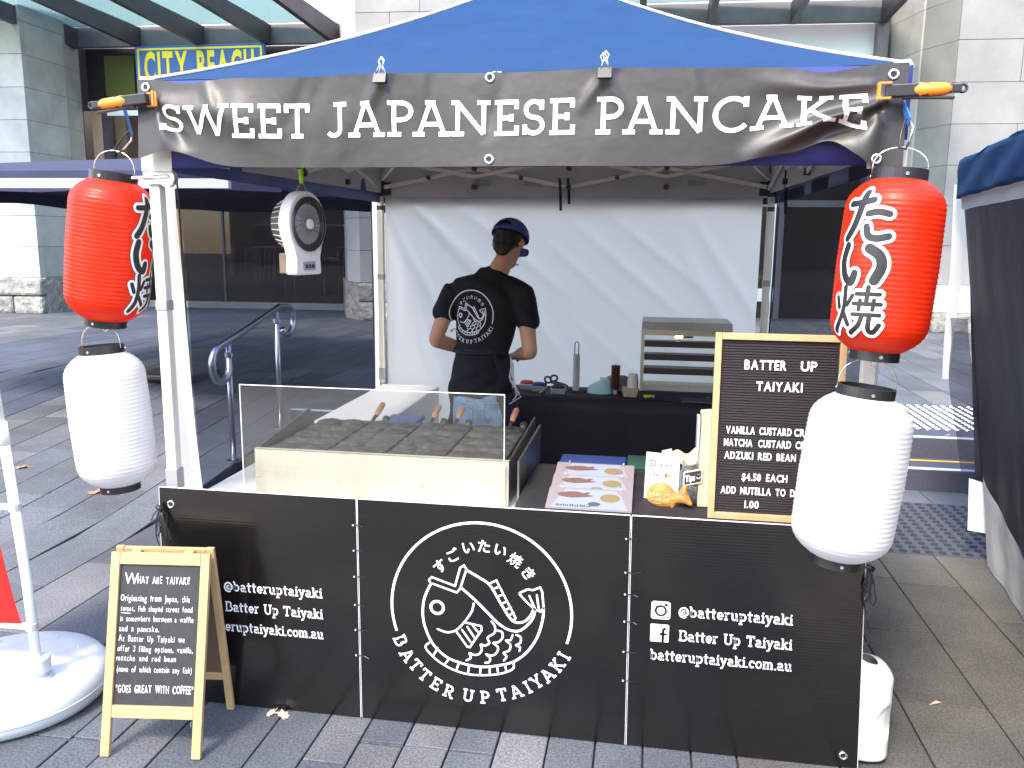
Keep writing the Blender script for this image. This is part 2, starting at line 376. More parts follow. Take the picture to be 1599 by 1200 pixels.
G = {
 'S': (.66, [arc(.33, .7175, .25, .2175, 30, 270, 14)+arc(.33, .2825, .27, .2175, 90, -150, 14), vs_(.57, .70, .97), vs_(.055, .03, .30)]),
 'W': (1.12, [[(.12, hi), (.32, .06)], [(.32, .06), (.56, .95)], [(.56, .95), (.80, .06)], [(.80, .06), (1.0, hi)], sf(.12, hi), sf(1.0, hi), sf(.56, hi, .14)]),
 'E': (.72, [vs_(.17, lo, hi), [(.02, hi), (.68, hi)], [(.17, .5), (.52, .5)], [(.02, lo), (.70, lo)], vs_(.635, .74, .95), vs_(.65, .05, .28), vs_(.49, .40, .60)]),
 'T': (.78, [[(.03, hi), (.75, hi)], vs_(.39, lo, hi), sf(.39, lo, .34), vs_(.085, .74, .95), vs_(.695, .74, .95)]),
 'J': (.50, [[(.36, hi)]+[(.36, .25)]+arc(.20, .22, .16, .16, 0, -150, 9), sf(.36, hi, .32)]),
 'A': (.94, [[(.15, lo), (.455, .97)], [(.485, .97), (.79, lo)], [(.24, .34), (.70, .34)], sf(.14, lo, .30), sf(.80, lo, .30), [(.32, hi), (.56, hi)]]),
 'P': (.70, [vs_(.19, lo, hi), [(.03, hi), (.36, hi)]+arc(.36, .70, .27, .235, 90, -90, 10)+[(.19, .465)], sf(.19, lo, .36)]),
 'N': (.92, [vs_(.17, lo, hi), vs_(.77, lo, hi), [(.17, .93), (.77, .06)], [(.02, hi), (.20, hi)], sf(.17, lo, .30), sf(.77, hi, .30)]),
 'C': (.80, [arc(.42, .5, .35, .435, 42, 318, 20), vs_(.675, .70, .98)]),
 'K': (.86, [vs_(.18, lo, hi), [(.18, .40), (.66, .93)], [(.34, .57), (.70, .07)], sf(.18, lo, .32), sf(.18, hi, .32), sf(.66, hi, .30), sf(.72, lo, .28)]),
 'B': (.80, [vs_(.18, lo, hi), [(.03, hi), (.42, hi)]+arc(.42, .735, .22, .20, 90, -90, 8)+[(.18, .535)], [(.18, .535), (.46, .535)]+arc(.46, .30, .27, .235, 90, -90, 8)+[(.03, lo)]]),
 'R': (.82, [vs_(.18, lo, hi), [(.03, hi), (.36, hi)]+arc(.36, .71, .25, .225, 90, -90, 9)+[(.18, .485)], [(.38, .485), (.66, .07)], sf(.18, lo, .32), sf(.71, lo, .22)]),
 'U': (.86, [[(.18, hi), (.18, .32)]+arc(.43, .32, .25, .255, 180, 360, 12)+[(.68, hi)], sf(.18, hi, .32), sf(.68, hi, .32)]),
 'Y': (.86, [[(.15, hi), (.43, .44)], [(.71, hi), (.43, .44)], vs_(.43, lo, .44), sf(.15, hi, .28), sf(.71, hi, .28), sf(.43, lo, .34)]),
 'I': (.40, [vs_(.20, lo, hi), sf(.20, lo, .34), sf(.20, hi, .34)]),
 'b': (.66, [vs_(.16, lo, hi), [(.02, hi), (.16, hi)], arc(.34, .35, .20, .285, 0, 360, 16)]),
 'a': (.62, [arc(.26, .44, .19, .20, 150, 0, 8)+[(.45, lo)], arc(.27, .22, .17, .155, 90, 360+90, 14), [(.45, lo), (.60, lo)]]),
 't': (.46, [[(.20, .92), (.20, .20)]+arc(.32, .20, .12, .135, 180, 290, 6), [(.02, .64), (.42, .64)]]),
 'e': (.60, [[(.10, .35), (.50, .35)]+arc(.30, .35, .20, .285, 0, 320, 16)]),
 'r': (.50, [vs_(.16, lo, .64), [(.02, .64), (.16, .64)], arc(.36, .40, .20, .24, 180, 70, 7), sf(.16, lo, .30)]),
 'u': (.68, [[(.16, .64), (.16, .26)]+arc(.32, .24, .16, .175, 180, 330, 8)+[(.50, .30)], vs_(.50, lo, .64), [(.02, .64), (.16, .64)], [(.38, .64), (.50, .64)], [(.50, lo), (.64, lo)]]),
 'p': (.66, [vs_(.16, -.25, .64), [(.02, .64), (.16, .64)], arc(.34, .35, .20, .285, 0, 360, 16), sf(.16, -.25, .30)]),
 'i': (.32, [vs_(.17, lo, .64), [(.04, .64), (.17, .64)], sf(.17, lo, .30), vs_(.17, .80, .94)]),
 'y': (.62, [[(.13, .64), (.32, .10)], [(.51, .64), (.26, -.12)]+[(.20, -.22), (.06, -.24)], sf(.12, .64, .24), sf(.51, .64, .22)]),
 'k': (.64, [vs_(.15, lo, hi), [(.02, hi), (.15, hi)], [(.15, .28), (.46, .64)], [(.27, .42), (.50, .07)], sf(.15, lo, .26), sf(.47, .64, .22), sf(.53, lo, .20)]),
 'c': (.56, [arc(.31, .35, .21, .285, 45, 315, 14), vs_(.47, .44, .62)]),
 'o': (.62, [arc(.31, .35, .22, .285, 0, 360, 18)]),
 'm': (.98, [vs_(.15, lo, .64), [(.02, .64), (.15, .64)], arc(.31, .44, .16, .20, 170, 0, 7)+[(.47, lo)], arc(.63, .44, .16, .20, 170, 0, 7)+[(.79, lo)], sf(.15, lo, .24), sf(.47, lo, .22), sf(.80, lo, .24)]),
 '.': (.22, [[(.11, 0), (.11, .13)]]),
 '@': (.86, [arc(.42, .36, .14, .17, 0, 360, 12), [(.56, .54), (.56, .26)]+arc(.65, .28, .09, .10, 200, 330, 4)+arc(.42, .38, .36, .44, -10, 305, 20)]),
 ' ': (.42, []),
}
def slab(text, x, y, h, track=.06, sx=1, t=T_, fit=None):
    """slab-serif text -> (verts, faces) in 2-D; fit = total width"""
    w0 = sum(G[c][0]+track for c in text)-track; k = sx
    if fit: k = fit/(w0*h)
    vs, fs = [], []; X = x
    for c in text:
        gw, strokes = G[c]
        for st in strokes:
            a, b = ribbon([(p[0]*k, p[1]) for p in st], t)
            n = len(vs); vs += [(X+p[0]*h, y+p[1]*h) for p in a]; fs += [tuple(i+n for i in f) for f in b]
        X += (gw+track)*h*k
    return vs, fs
_fontcache = {}
def glyph(ch, off=0.0, res=3):
    """one character of Blender's own font as a flat triangle mesh at size 1"""
    key = (ch, off, res)
    if key not in _fontcache:
        c = bpy.data.curves.new('t', 'FONT'); c.body = ch; c.resolution_u = res; c.offset = off; c.fill_mode = 'FRONT'
        o = bpy.data.objects.new('t', c); COL.objects.link(o)
        me = bpy.data.meshes.new_from_object(o.evaluated_get(bpy.context.evaluated_depsgraph_get()))
        vs = [(v.co.x, v.co.y) for v in me.vertices]; fs = [tuple(p.vertices) for p in me.polygons]
        bpy.data.objects.remove(o); bpy.data.curves.remove(c); bpy.data.meshes.remove(me)
        _fontcache[key] = (vs, fs)
    return _fontcache[key]
def sans(text, x, y, size, sx=1, off=.0, adv=None, space=.34, gap=.06, jit=0, fit=None, rnd=None):
    """sans text set glyph by glyph -> (verts, faces)"""
    def width(c):
        if c == ' ': return space
        g = glyph(c, off)[0]
        return max(p[0] for p in g)-min(p[0] for p in g)
    tot = sum(width(c)+gap for c in text)-gap; k = sx
    if fit: k = fit/(tot*size)
    vs, fs = [], []; X = x; rr = rnd or random
    for c in text:
        if c != ' ':
            g, f = glyph(c, off); mn = min(p[0] for p in g); n = len(vs)
            a = rr.uniform(-1, 1)*jit; dy = rr.uniform(-1, 1)*jit*.35; s1 = 1+rr.uniform(-1, 1)*jit*.7
            for p in g:
                u, v = (p[0]-mn)*s1, p[1]*s1; u, v = u*math.cos(a*.6)-v*math.sin(a*.6), u*math.sin(a*.6)+v*math.cos(a*.6)+dy
                vs.append((X+u*size*k, y+v*size))
            fs += [tuple(i+n for i in q) for q in f]
        X += (width(c)+gap)*size*k
    return vs, fs
def rect2(x0, y0, x1, y1): return [(x0, y0), (x1, y0), (x1, y1), (x0, y1)], [(0, 1, 2, 3)]
def per_letter(fn_, text, x, y, size, **kw):
    """the same layout as sans(), returned as one shape per character"""
    vs, fs = fn_(text, x, y, size, **kw); out = []; k = 0; fi = 0
    off = kw.get('off', .0)
    for c in text:
        if c == ' ': continue
        n, m = len(glyph(c, off)[0]), len(glyph(c, off)[1])
        out.append((vs[k:k+n], [tuple(i-k for i in f) for f in fs[fi:fi+m]])); k += n; fi += m
    return out
def merge(*parts):
    vs, fs = [], []
    for a, b in parts:
        n = len(vs); vs += list(a); fs += [tuple(i+n for i in f) for f in b]
    return vs, fs
def put(shape, fn, name, m, parent, refine=0, label=None, kind=None):
    """map a 2-D shape to 3-D with fn(x, y) -> world point, optionally cutting long edges first"""
    vs, fs = shape
    if refine:
        b = bmesh.new(); bv = [b.verts.new((p[0], p[1], 0)) for p in vs]
        for f in fs:
            try: b.faces.new([bv[i] for i in f])
            except ValueError: pass
        bmesh.ops.triangulate(b, faces=b.faces)
        for _ in range(5):
            es = [e for e in b.edges if e.calc_length() > refine]
            if not es: break
            bmesh.ops.subdivide_edges(b, edges=es, cuts=1); bmesh.ops.triangulate(b, faces=[f for f in b.faces if len(f.verts) > 3])
        b.verts.index_update(); vs = [(v.co.x, v.co.y) for v in b.verts]; fs = [tuple(v.index for v in f.verts) for f in b.faces]; b.free()
    q = MB(); q.add([fn(a, c) for a, c in vs], fs)
    return q.build(name, m, parent, label=label, kind=kind, fix=False)
# ================================================================== SETTING: ground
XR = -1.176                                           # left of this line the mall ramps up, right of it there are steps
def gz(x, y):
    if x < XR-1e-4: return .30*min(1, max(0, (y-1.5)/3.5))
    return 0 if y < 3.35 else (.15 if y < 3.70 else .30)
gnd = MB()
for xa, xb in ((-60, XR), (XR, 60)):
    ys = [-60, 1.5, 5.0, 90] if xb == XR else [-60, 3.35]
    for a, b in zip(ys, ys[1:]):
        e = -.002 if xb == XR else .002
        q = [(xa, a), (xb, a), (xb, b), (xa, b)]
        zz = [(.30*min(1, max(0, (p[1]-1.5)/3.5)) if xb == XR else 0)-.016 for p in q]
        gnd.hexa([(p[0], p[1], -.6) for p in q], [(p[0], p[1], z) for p, z in zip(q, zz)])
gnd.box(XR, 3.71, -.6, 60, 90, .284)
ground = gnd.build('ground', 'grout', kind='structure')
steps = MB(); steps.box(XR, 3.35, -.02, 7.2, 3.705, .15).box(XR, 3.70, -.02, 7.2, 4.0, .30)
st = steps.build('entrance_steps', 'step', kind='structure', bevel=.006)
nb = MB(); nb.box(XR, 3.352, .1505, 7.2, 3.40, .1545); nb.box(XR, 3.702, .3005, 7.2, 3.75, .3045)
nb.build('nosing_strip', 'nosing', st)
yb = MB(); yb.box(XR, 3.60, .1505, 7.2, 3.622, .1545); yb.build('yellow_strip', 'yellow', st)

xe = [XR, -.866, -.51, -.20, -.045, .14, .447, .62, .774, .929, 1.084, 1.24, 1.41, 1.57, 1.73, 1.89, 2.04, 2.37, 2.68, 2.99, 3.30]
while xe[-1] < 24: xe.append(xe[-1]+.31)
xl = [XR]
while xl[-1] > -26: xl.append(xl[-1]-(.31 if random.random() < .8 else .46))
xe = xl[::-1][:-1]+xe
def shade_band(x, y):                                       # cast shade across the mall and along the shopfront, painted as darker pavers
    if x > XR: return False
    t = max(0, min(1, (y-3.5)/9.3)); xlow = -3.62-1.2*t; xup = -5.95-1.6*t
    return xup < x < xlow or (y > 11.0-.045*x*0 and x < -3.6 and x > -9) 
def project(x, y, z):
    d = V((x, y, z))-V((1.689, -2.653, 1.690)); Z = d.dot(fw)
    return (800+1303*d.dot(r2)/Z, 600-1303*d.dot(u2)/Z, Z) if Z > .2 else (-9e3, -9e3, 1)
pav = []
for i in range(len(xe)-1):
    x0, x1 = xe[i], xe[i+1]; rr = random.Random(i*13+5); y = -16+rr.uniform(-.6, 0); nar = x1-x0 < .2
    while y < 14:
        L = rr.uniform(.28, .52) if nar else rr.choice([.45, .62, .62, .78, .93]); y1 = y+L
        if .7 < x0 < 1.1 and y < -.157 < y1: y1 = -.157
        for lim in (2.05, 3.05, 3.35, 3.705, 4.0, 5.05):
            if x0 >= XR-1e-3 and y < lim-1e-3 < y1 and (lim-y > .12 or lim in (3.35, 3.705)): y1 = lim
        cx, cy = (x0+x1)/2, (y+y1)/2
        ok = not (x0 >= XR-1e-3 and 3.3 < cy < 4.0)
        if (x0 >= XR-1e-3 and 2.05 <= cy < 3.05) or (x0 >= 1.2 and 4.0 <= cy < 5.05): ok = False
        if ok:
            a = project(cx, cy, gz(cx, cy)); inf = -30 < a[0] < 1630 and -20 < a[1] < 1260
            hid = (-.0 < cx < 2.42 and cy > .05 and cy < 14) or (cx > 3.7 and cy < 2.3)
            size = (x1-x0)*(y1-y)/a[2]**3*3 if a[2] > .3 else 0
            pav.append((size if inf and not hid else 0, x0, x1, y, y1, rr.random(), cx, cy))
        y = y1
pav.sort(key=lambda t: -t[0])
def pmat(cx, cy, r):
    if shade_band(cx, cy): return 'paver_shade'
    if cy < -.78: return 'paver_sunlit' if (r < .62 or cy < -2.2) else 'paver_shade'  # sun patches and the shade between them, painted as tan and dark pavers
    if cx > 2.2 and cy < 2.2: return 'paver_warm'  # warm sunlight on the right-hand paving, put into the stone colour
    return 'paver' if r < .55 else ('paver2' if r < .8 else 'paver3')
def pav_shape(mb, x0, x1, y0, y1, tilt=0):
    g = .0035 if x1-x0 < .4 else .004; dz = tilt
    q = [(x0+g, y0+g), (x1-g, y0+g), (x1-g, y1-g), (x0+g, y1-g)]; e = .003
    if x0 < XR-.05:
        zt = [gz(min(p[0], XR-.01), p[1])+dz for p in q]
    else: zt = [gz(max(XR, (x0+x1)/2), (y0+y1)/2)+dz]*4
    qi = [(x0+g+e, y0+g+e), (x1-g-e, y0+g+e), (x1-g-e, y1-g-e), (x0+g+e, y1-g-e)]
    k = len(mb.v)
    mb.v += [V((p[0], p[1], z-.014)) for p, z in zip(q, zt)]+[V((p[0], p[1], z-.002)) for p, z in zip(q, zt)]+[V((p[0], p[1], z)) for p, z in zip(qi, zt)]
    F = [(k+a, k+(a+1) % 4, k+4+(a+1) % 4, k+4+a) for a in range(4)]+[(k+4+a, k+4+(a+1) % 4, k+8+(a+1) % 4, k+8+a) for a in range(4)]+[(k+8, k+9, k+10, k+11)]
    mb.f += F; mb.m += [mb.cur]*len(F)
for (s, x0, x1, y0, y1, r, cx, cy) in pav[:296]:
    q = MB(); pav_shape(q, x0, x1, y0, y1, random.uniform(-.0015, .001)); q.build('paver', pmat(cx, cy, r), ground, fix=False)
rest = MB(); names = ['paver', 'paver2', 'paver3', 'paver_warm', 'paver_shade', 'paver_sunlit']
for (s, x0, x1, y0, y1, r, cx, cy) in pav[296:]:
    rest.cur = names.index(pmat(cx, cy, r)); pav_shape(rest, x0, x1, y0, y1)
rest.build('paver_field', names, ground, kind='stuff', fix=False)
far = MB(); far.box(-60, -60, -.02, 60, -16.7, -.008); far.build('far_paving', 'paver', ground, kind='stuff')
def studs(name, y0, y1, z, r, h, m, slab, xa=XR+.08, xm=.4):
    q = MB(); q.box(xa, y0+.004, z-.014, 6.6, y1-.004, z); o = q.build(name, slab, kind='structure')
    q = MB(); x = XR+.13
    while x < 6.5:
        y = y0+.04
        while y < y1-.02:
            if x > 2.2 or x < xm: q.lathe([(r, z-.001), (r*.8, z+h), (r*.15, z+h*1.05)], (x, y, 0), 8)
            y += .07
        x += .07
    q.build('tactile_studs', m, o, kind='stuff', fix=False); return o
studs('tactile_paving_lower', 2.05, 3.05, 0, .023, .006, 'black_rub', 'tactile')
studs('tactile_paving_upper', 4.0, 5.05, .30, .023, .006, 'tactile_metal', 'tactile', 1.25, -9)

# ================================================================== BUILDINGS behind the mall
def bb(mb, x0, x1, d0, d1, z0, z1):
    y = lambda x, d: d+.045*x
    return mb.hexa([(x0, y(x0, d0), z0), (x1, y(x1, d0), z0), (x1, y(x1, d1), z0), (x0, y(x0, d1), z0)],
                   [(x0, y(x0, d0), z1), (x1, y(x1, d0), z1), (x1, y(x1, d1), z1), (x0, y(x0, d1), z1)])
shop = thing('shop_building', 'pale stone shop building with glass awning across the paved mall behind the stall', 'building', (0, 11.4, .3))
core = MB(); bb(core, -24, -9.62, 11.45, 15, .28, 11); bb(core, -3.15, .1, 11.5, 15, .28, 11); bb(core, 6.3, 24, 11.45, 15, .28, 11)
bb(core, -9.7, 6.4, 13.6, 15, 5.3, 11)
core.build('wall', 'stone', shop)
def blocks(x0, x1, d, zs, m, L0, far_edge=None, dep=.028, seed=1, dpt=None):
    rr = random.Random(seed)
    for k, (z0, z1) in enumerate(zip(zs, zs[1:])):
        x = x0; first = True
        while x < x1-.05:
            L = L0*(.5 if (first and k % 2) else 1)*rr.uniform(.95, 1.05); first = False
            xb_ = min(x+L, x1)
            if x1-xb_ < L0*.3: xb_ = x1
            p = dep+rr.uniform(-.004, .004)+(rr.uniform(0, .07) if m == 'rough_stone' else 0)
            q = MB(); bb(q, x+.003, xb_-.003, d-p, d+.10, z0+.003, z1-.003); q.build('stone_block', m, shop, bevel=.004 if m != 'rough_stone' else .05)
            x = xb_
zs = [.95+.55*i for i in range(12)]
blocks(-13.2, -9.16, 11.44, zs, 'stone', 1.35, seed=2)
blocks(-13.2, -9.10, 11.40, [.29, .62, .95], 'rough_stone', .9, seed=3)
# splayed reveals of the piers, course by course
def reveal(pts, z0, z1, m):
    q = MB(); P = [V((x, d+.045*x, 0)) for x, d in pts]
    q.poly([V((p.x, p.y, z0+.003)) for p in P], z1-z0-.006, (0, 0, 1)); q.build('stone_block', m, shop)
for z0, z1 in zip(zs, zs[1:]):
    reveal([(-9.165, 11.44), (-9.15, 12.48), (-9.5, 12.48), (-9.6, 11.5)], z0, z1, 'stone')
    reveal([(-9.17, 12.50), (-9.40, 13.38), (-9.75, 13.38), (-9.5, 12.50)], z0, z1, 'stone')
reveal([(-9.11, 11.46), (-9.10, 12.6), (-9.40, 13.36), (-9.8, 13.3), (-9.6, 11.46)], .29, .95, 'rough_stone')
zr = [1.06+.62*i for i in range(12)]
blocks(6.24, 11, 11.44, zr, 'stone_white', 1.9, seed=4)
blocks(6.20, 11, 11.36, [.29, .62], 'rough_stone', 1.3, seed=5); blocks(6.22, 11, 11.40, [.62, 1.06], 'stone', .95, seed=6)
for z0, z1 in zip(zr, zr[1:]):
    reveal([(6.23, 11.45), (6.5, 11.5), (6.5, 12.1), (5.92, 12.1)][::-1], z0, z1, 'stone_white')
    reveal([(5.90, 12.12), (6.3, 12.12), (6.3, 13.38), (5.62, 13.38)][::-1], z0, z1, 'stone')
reveal([(6.20, 11.45), (6.5, 11.5), (6.3, 13.38), (5.60, 13.38), (5.9, 12.1)][::-1], .29, 1.06, 'rough_stone')
blocks(-3.22, .2, 11.44, zs, 'stone_white', 1.14, seed=7); blocks(-3.26, .24, 11.40, [.29, .62, .95], 'rough_stone', .85, seed=8)
for z0, z1 in zip(zs, zs[1:]):
    reveal([(-3.23, 11.45), (-3.0, 11.6), (-3.1, 13.38), (-4.2, 13.38), (-3.6, 11.85)][::-1], z0, z1, 'stone')
    reveal([(.21, 11.45), (.0, 11.6), (.1, 13.38), (.4, 13.38)], z0, z1, 'stone')
reveal([(-3.26, 11.45), (-3.0, 11.6), (-3.1, 13.38), (-4.25, 13.38), (-3.64, 11.85)][::-1], .29, .95, 'rough_stone')
# awning
for x0, x1, zb_, zt_ in ((-9.42, -4.1, 5.25, 5.6), (.3, 5.6, 5.45, 5.8)):
    q = MB(); bb(q, x0, x1, 13.0, 13.12, zb_, zt_); q.build('header_beam', 'header', shop, bevel=.01)
for x, z in [(-10.6, 5.42), (-9.25, 5.42), (-7.98, 5.42), (-6.72, 5.42), (-5.42, 5.42), (-4.15, 5.42), (.45, 5.62), (1.45, 5.62), (2.6, 5.62), (4.0, 5.62), (5.5, 5.62)]:
    q = MB(); q.hexa([(x-.05, 13.0+.045*x, z-.20), (x+.05, 13.0+.045*x, z-.20), (x+.05, 13.0+.045*x, z+.16), (x-.05, 13.0+.045*x, z+.16)],
                     [(x-.05, 8.2, z-.02), (x+.05, 8.2, z-.02), (x+.05, 8.2, z+.16), (x-.05, 8.2, z+.16)]); q.build('awning_beam', 'dark_steel', shop)
for a, b in [(-10.6, -9.25), (-9.25, -7.98), (-7.98, -6.72), (-6.72, -5.42), (-5.42, -4.15)]+[(.45, 1.45), (1.45, 2.6), (2.6, 4.0), (4.0, 5.5)]:
    z = 5.60 if a < 0 else 5.80
    for d0, d1 in ((8.3, 10.6), (10.63, 12.95)):
        q = MB(); q.box(a+.01, d0+.045*a, z, b-.01, d1+.045*a, z+.015); q.build('glass_pane', 'awn_glass', shop)
# left shopfront
q = MB(); bb(q, -9.5, -4.2, 13.30, 13.55, .29, .42); q.build('sill', 'stone_white', shop, bevel=.01)
q = MB(); bb(q, -9.52, -9.34, 13.2, 13.45, .42, 5.3); q.build('door_frame', 'dark_steel', shop)
q = MB(); bb(q, -9.0, -8.86, 13.25, 13.45, .42, 4.2); q.build('door_frame', 'dark_steel', shop)
q = MB(); bb(q, -9.34, -4.2, 13.25, 13.45, 4.15, 4.3); q.build('transom', 'dark_steel', shop)
q = MB(); bb(q, -8.86, -7.6, 13.22, 13.27, 4.02, 4.12); q.build('transom_strip', 'fascia', shop)
q = MB(); bb(q, -8.9, -8.30, 13.30, 13.36, 4.40, 5.15); q.build('transom_panel', 'olive', shop)
for a, b in ((-8.86, -6.7), (-6.66, -4.22)):
    q = MB(); bb(q, a, b, 13.38, 13.40, .43, 4.14); q.build('window_pane', 'shop_glass', shop)
q = MB(); bb(q, -6.70, -6.66, 13.35, 13.42, .42, 4.15); q.build('mullion', 'dark_steel', shop)
q = MB(); bb(q, -9.34, -4.22, 13.40, 13.42, 4.30, 5.3); q.build('window_pane', 'black', shop)
q = MB(); bb(q, -9.8, .4, 17.5, 17.6, .3, 5.3); bb(q, -9.9, -9.8, 13.5, 17.5, .3, 5.3); bb(q, -4.1, -4.0, 13.5, 17.5, .3, 5.3); bb(q, -9.8, -4.0, 13.5, 17.6, 4.6, 4.7)
q.build('interior_wall', 'shop_dark', shop)
q = MB(); bb(q, -9.8, -4.1, 13.56, 17.5, .28, .31); q.build('interior_floor', 'shop_brown', shop)
rr = random.Random(11)
for k in range(5):                                              # clothes racks seen dimly inside
    x = -8.6+k*.95; d = 14.6+rr.uniform(0, 1.4); y = d+.045*x
    q = MB(); q.tube([(x-.35, y, 1.5), (x+.35, y, 1.5)], .015, 6); q.tube([(x-.35, y, 1.5), (x-.35, y, .31)], .015, 6); q.tube([(x+.35, y, 1.5), (x+.35, y, .31)], .015, 6)
    q.build('clothes_rack', 'chrome', shop)
    for j in range(6):
        xx = x-.3+j*.11; c = MB(); c.hexa([(xx, y-.2, .8), (xx+.05, y-.2, .8), (xx+.05, y+.2, .8), (xx, y+.2, .8)], [(xx, y-.1, 1.45), (xx+.05, y-.1, 1.45), (xx+.05, y+.1, 1.45), (xx, y+.1, 1.45)])
        c.build('garment', rr.choice(['shop_brown', 'stone', 'green_pl', 'red_pl', 'olive', 'menu_pink', 'taupe']), shop)
for k in range(4):
    q = MB(); bb(q, -8.9+k*1.25, -8.5+k*1.25, 15.0, 16.2, 4.54, 4.59); q.build('ceiling_light', 'shop_lamp', shop)
for k in range(2):
    q = MB(); bb(q, 1.2+k*2.3, 1.6+k*2.3, 14.6, 15.6, 4.5, 4.55); q.build('ceiling_light', 'shop_lamp', shop)
q = MB()
for k in range(3): bb(q, -7.9, -5.0, 17.1, 17.45, 1.2+k*.8, 1.24+k*.8)
q.build('shelf', 'taupe', shop)
# right shopfront with white fascia
q = MB(); bb(q, .3, 5.60, 13.30, 13.40, 4.28, 5.48); q.build('fascia', 'fascia', shop)
q = MB(); bb(q, 5.44, 5.62, 13.05, 13.45, .3, 5.75); q.build('door_frame', 'header', shop)
q = MB(); bb(q, .3, 5.45, 13.35, 13.5, 4.1, 4.27); bb(q, 4.02, 4.12, 13.35, 13.45, .3, 4.1); bb(q, .3, 5.45, 13.36, 13.46, 2.35, 2.47); q.build('mullion', 'awn_glass' if 0 else 'header', shop)
q = MB(); bb(q, .35, 5.42, 13.40, 13.42, .32, 4.09); q.build('window_pane', 'shop_glass', shop)
q = MB(); bb(q, -.2, 6.2, 16.5, 16.6, .3, 5.3); bb(q, .1, .2, 13.5, 16.5, .3, 5.3); bb(q, 5.9, 6.0, 13.5, 16.5, .3, 5.3); q.build('interior_wall', 'shop_dark', shop)
q = MB(); bb(q, 3.66, 4.0, 13.33, 13.34, .62, .86); q.build('notice', 'paper', shop)
q = MB(); bb(q, .2, 5.9, 13.56, 16.5, .28, .31); q.build('interior_floor', 'shop_brown', shop)
for s_ in per_letter(sans, 'PANDORA', 1.35, 0, .62, fit=2.75, gap=.16): put(s_, lambda a, b: V((a, 13.29+.045*a, b+4.56)), 'letter', 'black', shop)
q = MB()
for k in range(5):
    a = R(50+k*20); q.tube([(2.93, 13.28+.13, 5.16), (2.93+.15*math.cos(a), 13.41, 5.16+.15*math.sin(a))], .012, 5)
q.build('crown_mark', 'black', shop)
# shop sign
sg = thing('shop_sign', 'blue rectangular shop sign with yellow border and tall yellow letters above the dark doorway', 'sign', (-6.95, 12.98, 4.45))
q = MB(); q.box(-8.25, 12.98, 4.45, -5.66, 13.05, 5.235); q.build('board', 'sign_blue', sg, bevel=.008)
q = MB()
for a in ((-8.20, 4.50, -8.165, 5.19), (-5.745, 4.50, -5.71, 5.19), (-8.165, 5.155, -5.745, 5.19), (-8.165, 4.50, -5.745, 4.535)): q.box(a[0], 12.972, a[1], a[2], 12.979, a[3])
q.build('border', 'sign_yellow', sg)
for s_ in per_letter(sans, 'CITY', -8.07, 4.60, .74, off=.035, fit=.88, gap=.14)+per_letter(sans, 'BEACH', -7.0, 4.60, .74, off=.035, fit=1.13, gap=.14):
    put(s_, lambda a, b: V((a, 12.974, b)), 'letter', 'sign_yellow', sg)

sg.location = (-6.68, 12.50, 4.43)
# building and trees on the camera's side of the mall: they are what the glossy banner, panels and panes mirror
ob = thing('opposite_building', 'tan rendered building with rows of dark windows across the mall, seen in reflections', 'building', (0, -34, 0))
q = MB(); q.box(-26, -41, 0, 30, -34, 9); q.build('wall', 'tan_wall', ob)
q = MB(); q.box(-26.1, -41, 9.02, 30.1, -33.7, 9.5); q.build('parapet', 'stone', ob)
f = MB(); f.box(-.9, -.05, 0, .9, .0, 2.0); wd = f.build('window', 'window_dk', ob, local=True); wd.location = (-22, -.02, 1.2)
for i in range(9):
    for k in range(3):
        if i or k: o = wd.copy(); COL.objects.link(o); o.location = (-22+i*5.6, -.02, 1.2+k*2.7)

# umbrella of the neighbouring cafe, handrail
um = thing('market_umbrella', 'navy market umbrella open on the mall behind the left lanterns', 'umbrella', (-2.95, 5.0, .3))
q = MB(); C0 = V((-2.95, 5.0, 0)); rim = []
for k in range(4):
    rim.append(C0+V(((-1, 1, 1, -1)[k]*2.15, (-1, -1, 1, 1)[k]*2.15, 0)))
q.grid(lambda u, v: (lambda a, r: C0+V((a.x, a.y, 2.45-.30*max(abs(a.x), abs(a.y))/2.15)))(V(((u*2-1)*2.15, (v*2-1)*2.15, 0)), 0), 12, 12)
q.build('canopy', 'navy', um, smooth=False)
for s in range(4):
    a, b = rim[s], rim[(s+1) % 4]; q = MB()
    q.grid(lambda u, v: a.lerp(b, u)+V((0, 0, 2.15-v*(.13+.02*math.sin(u*14)))), 14, 2); q.build('valance', 'navy', um)
q = MB(); q.tube([C0+V((0, 0, .30)), C0+V((0, 0, 2.44))], .022, 12); q.build('pole', 'fan_grille', um)
for k, p in enumerate(rim):
    q = MB(); q.bar(C0+V((0, 0, 2.40)), p+V((0, 0, 2.13)), .025, .03); q.build('rib', 'pole_white', um)
q = MB(); q.box(-3.25, 4.7, .305, -2.65, 5.3, .37); q.build('base', 'black', um, bevel=.02)
wr = thing('awning_rail', 'long white rail crossing under the navy umbrella', 'rail', (-5.2, 2.3, 0))
q = MB(); q.bar((-5.3, 2.42, 2.04), (-.95, 2.42, 2.03), .04, .06); q.build('rail', 'pole_white', wr)
for x in (-5.2, -1.02+.03):
    pass
q = MB(); q.tube([(-5.2, 2.42, gz(-5.2, 2.42)), (-5.2, 2.42, 2.04)], .02); q.build('post', 'pole_white', wr)

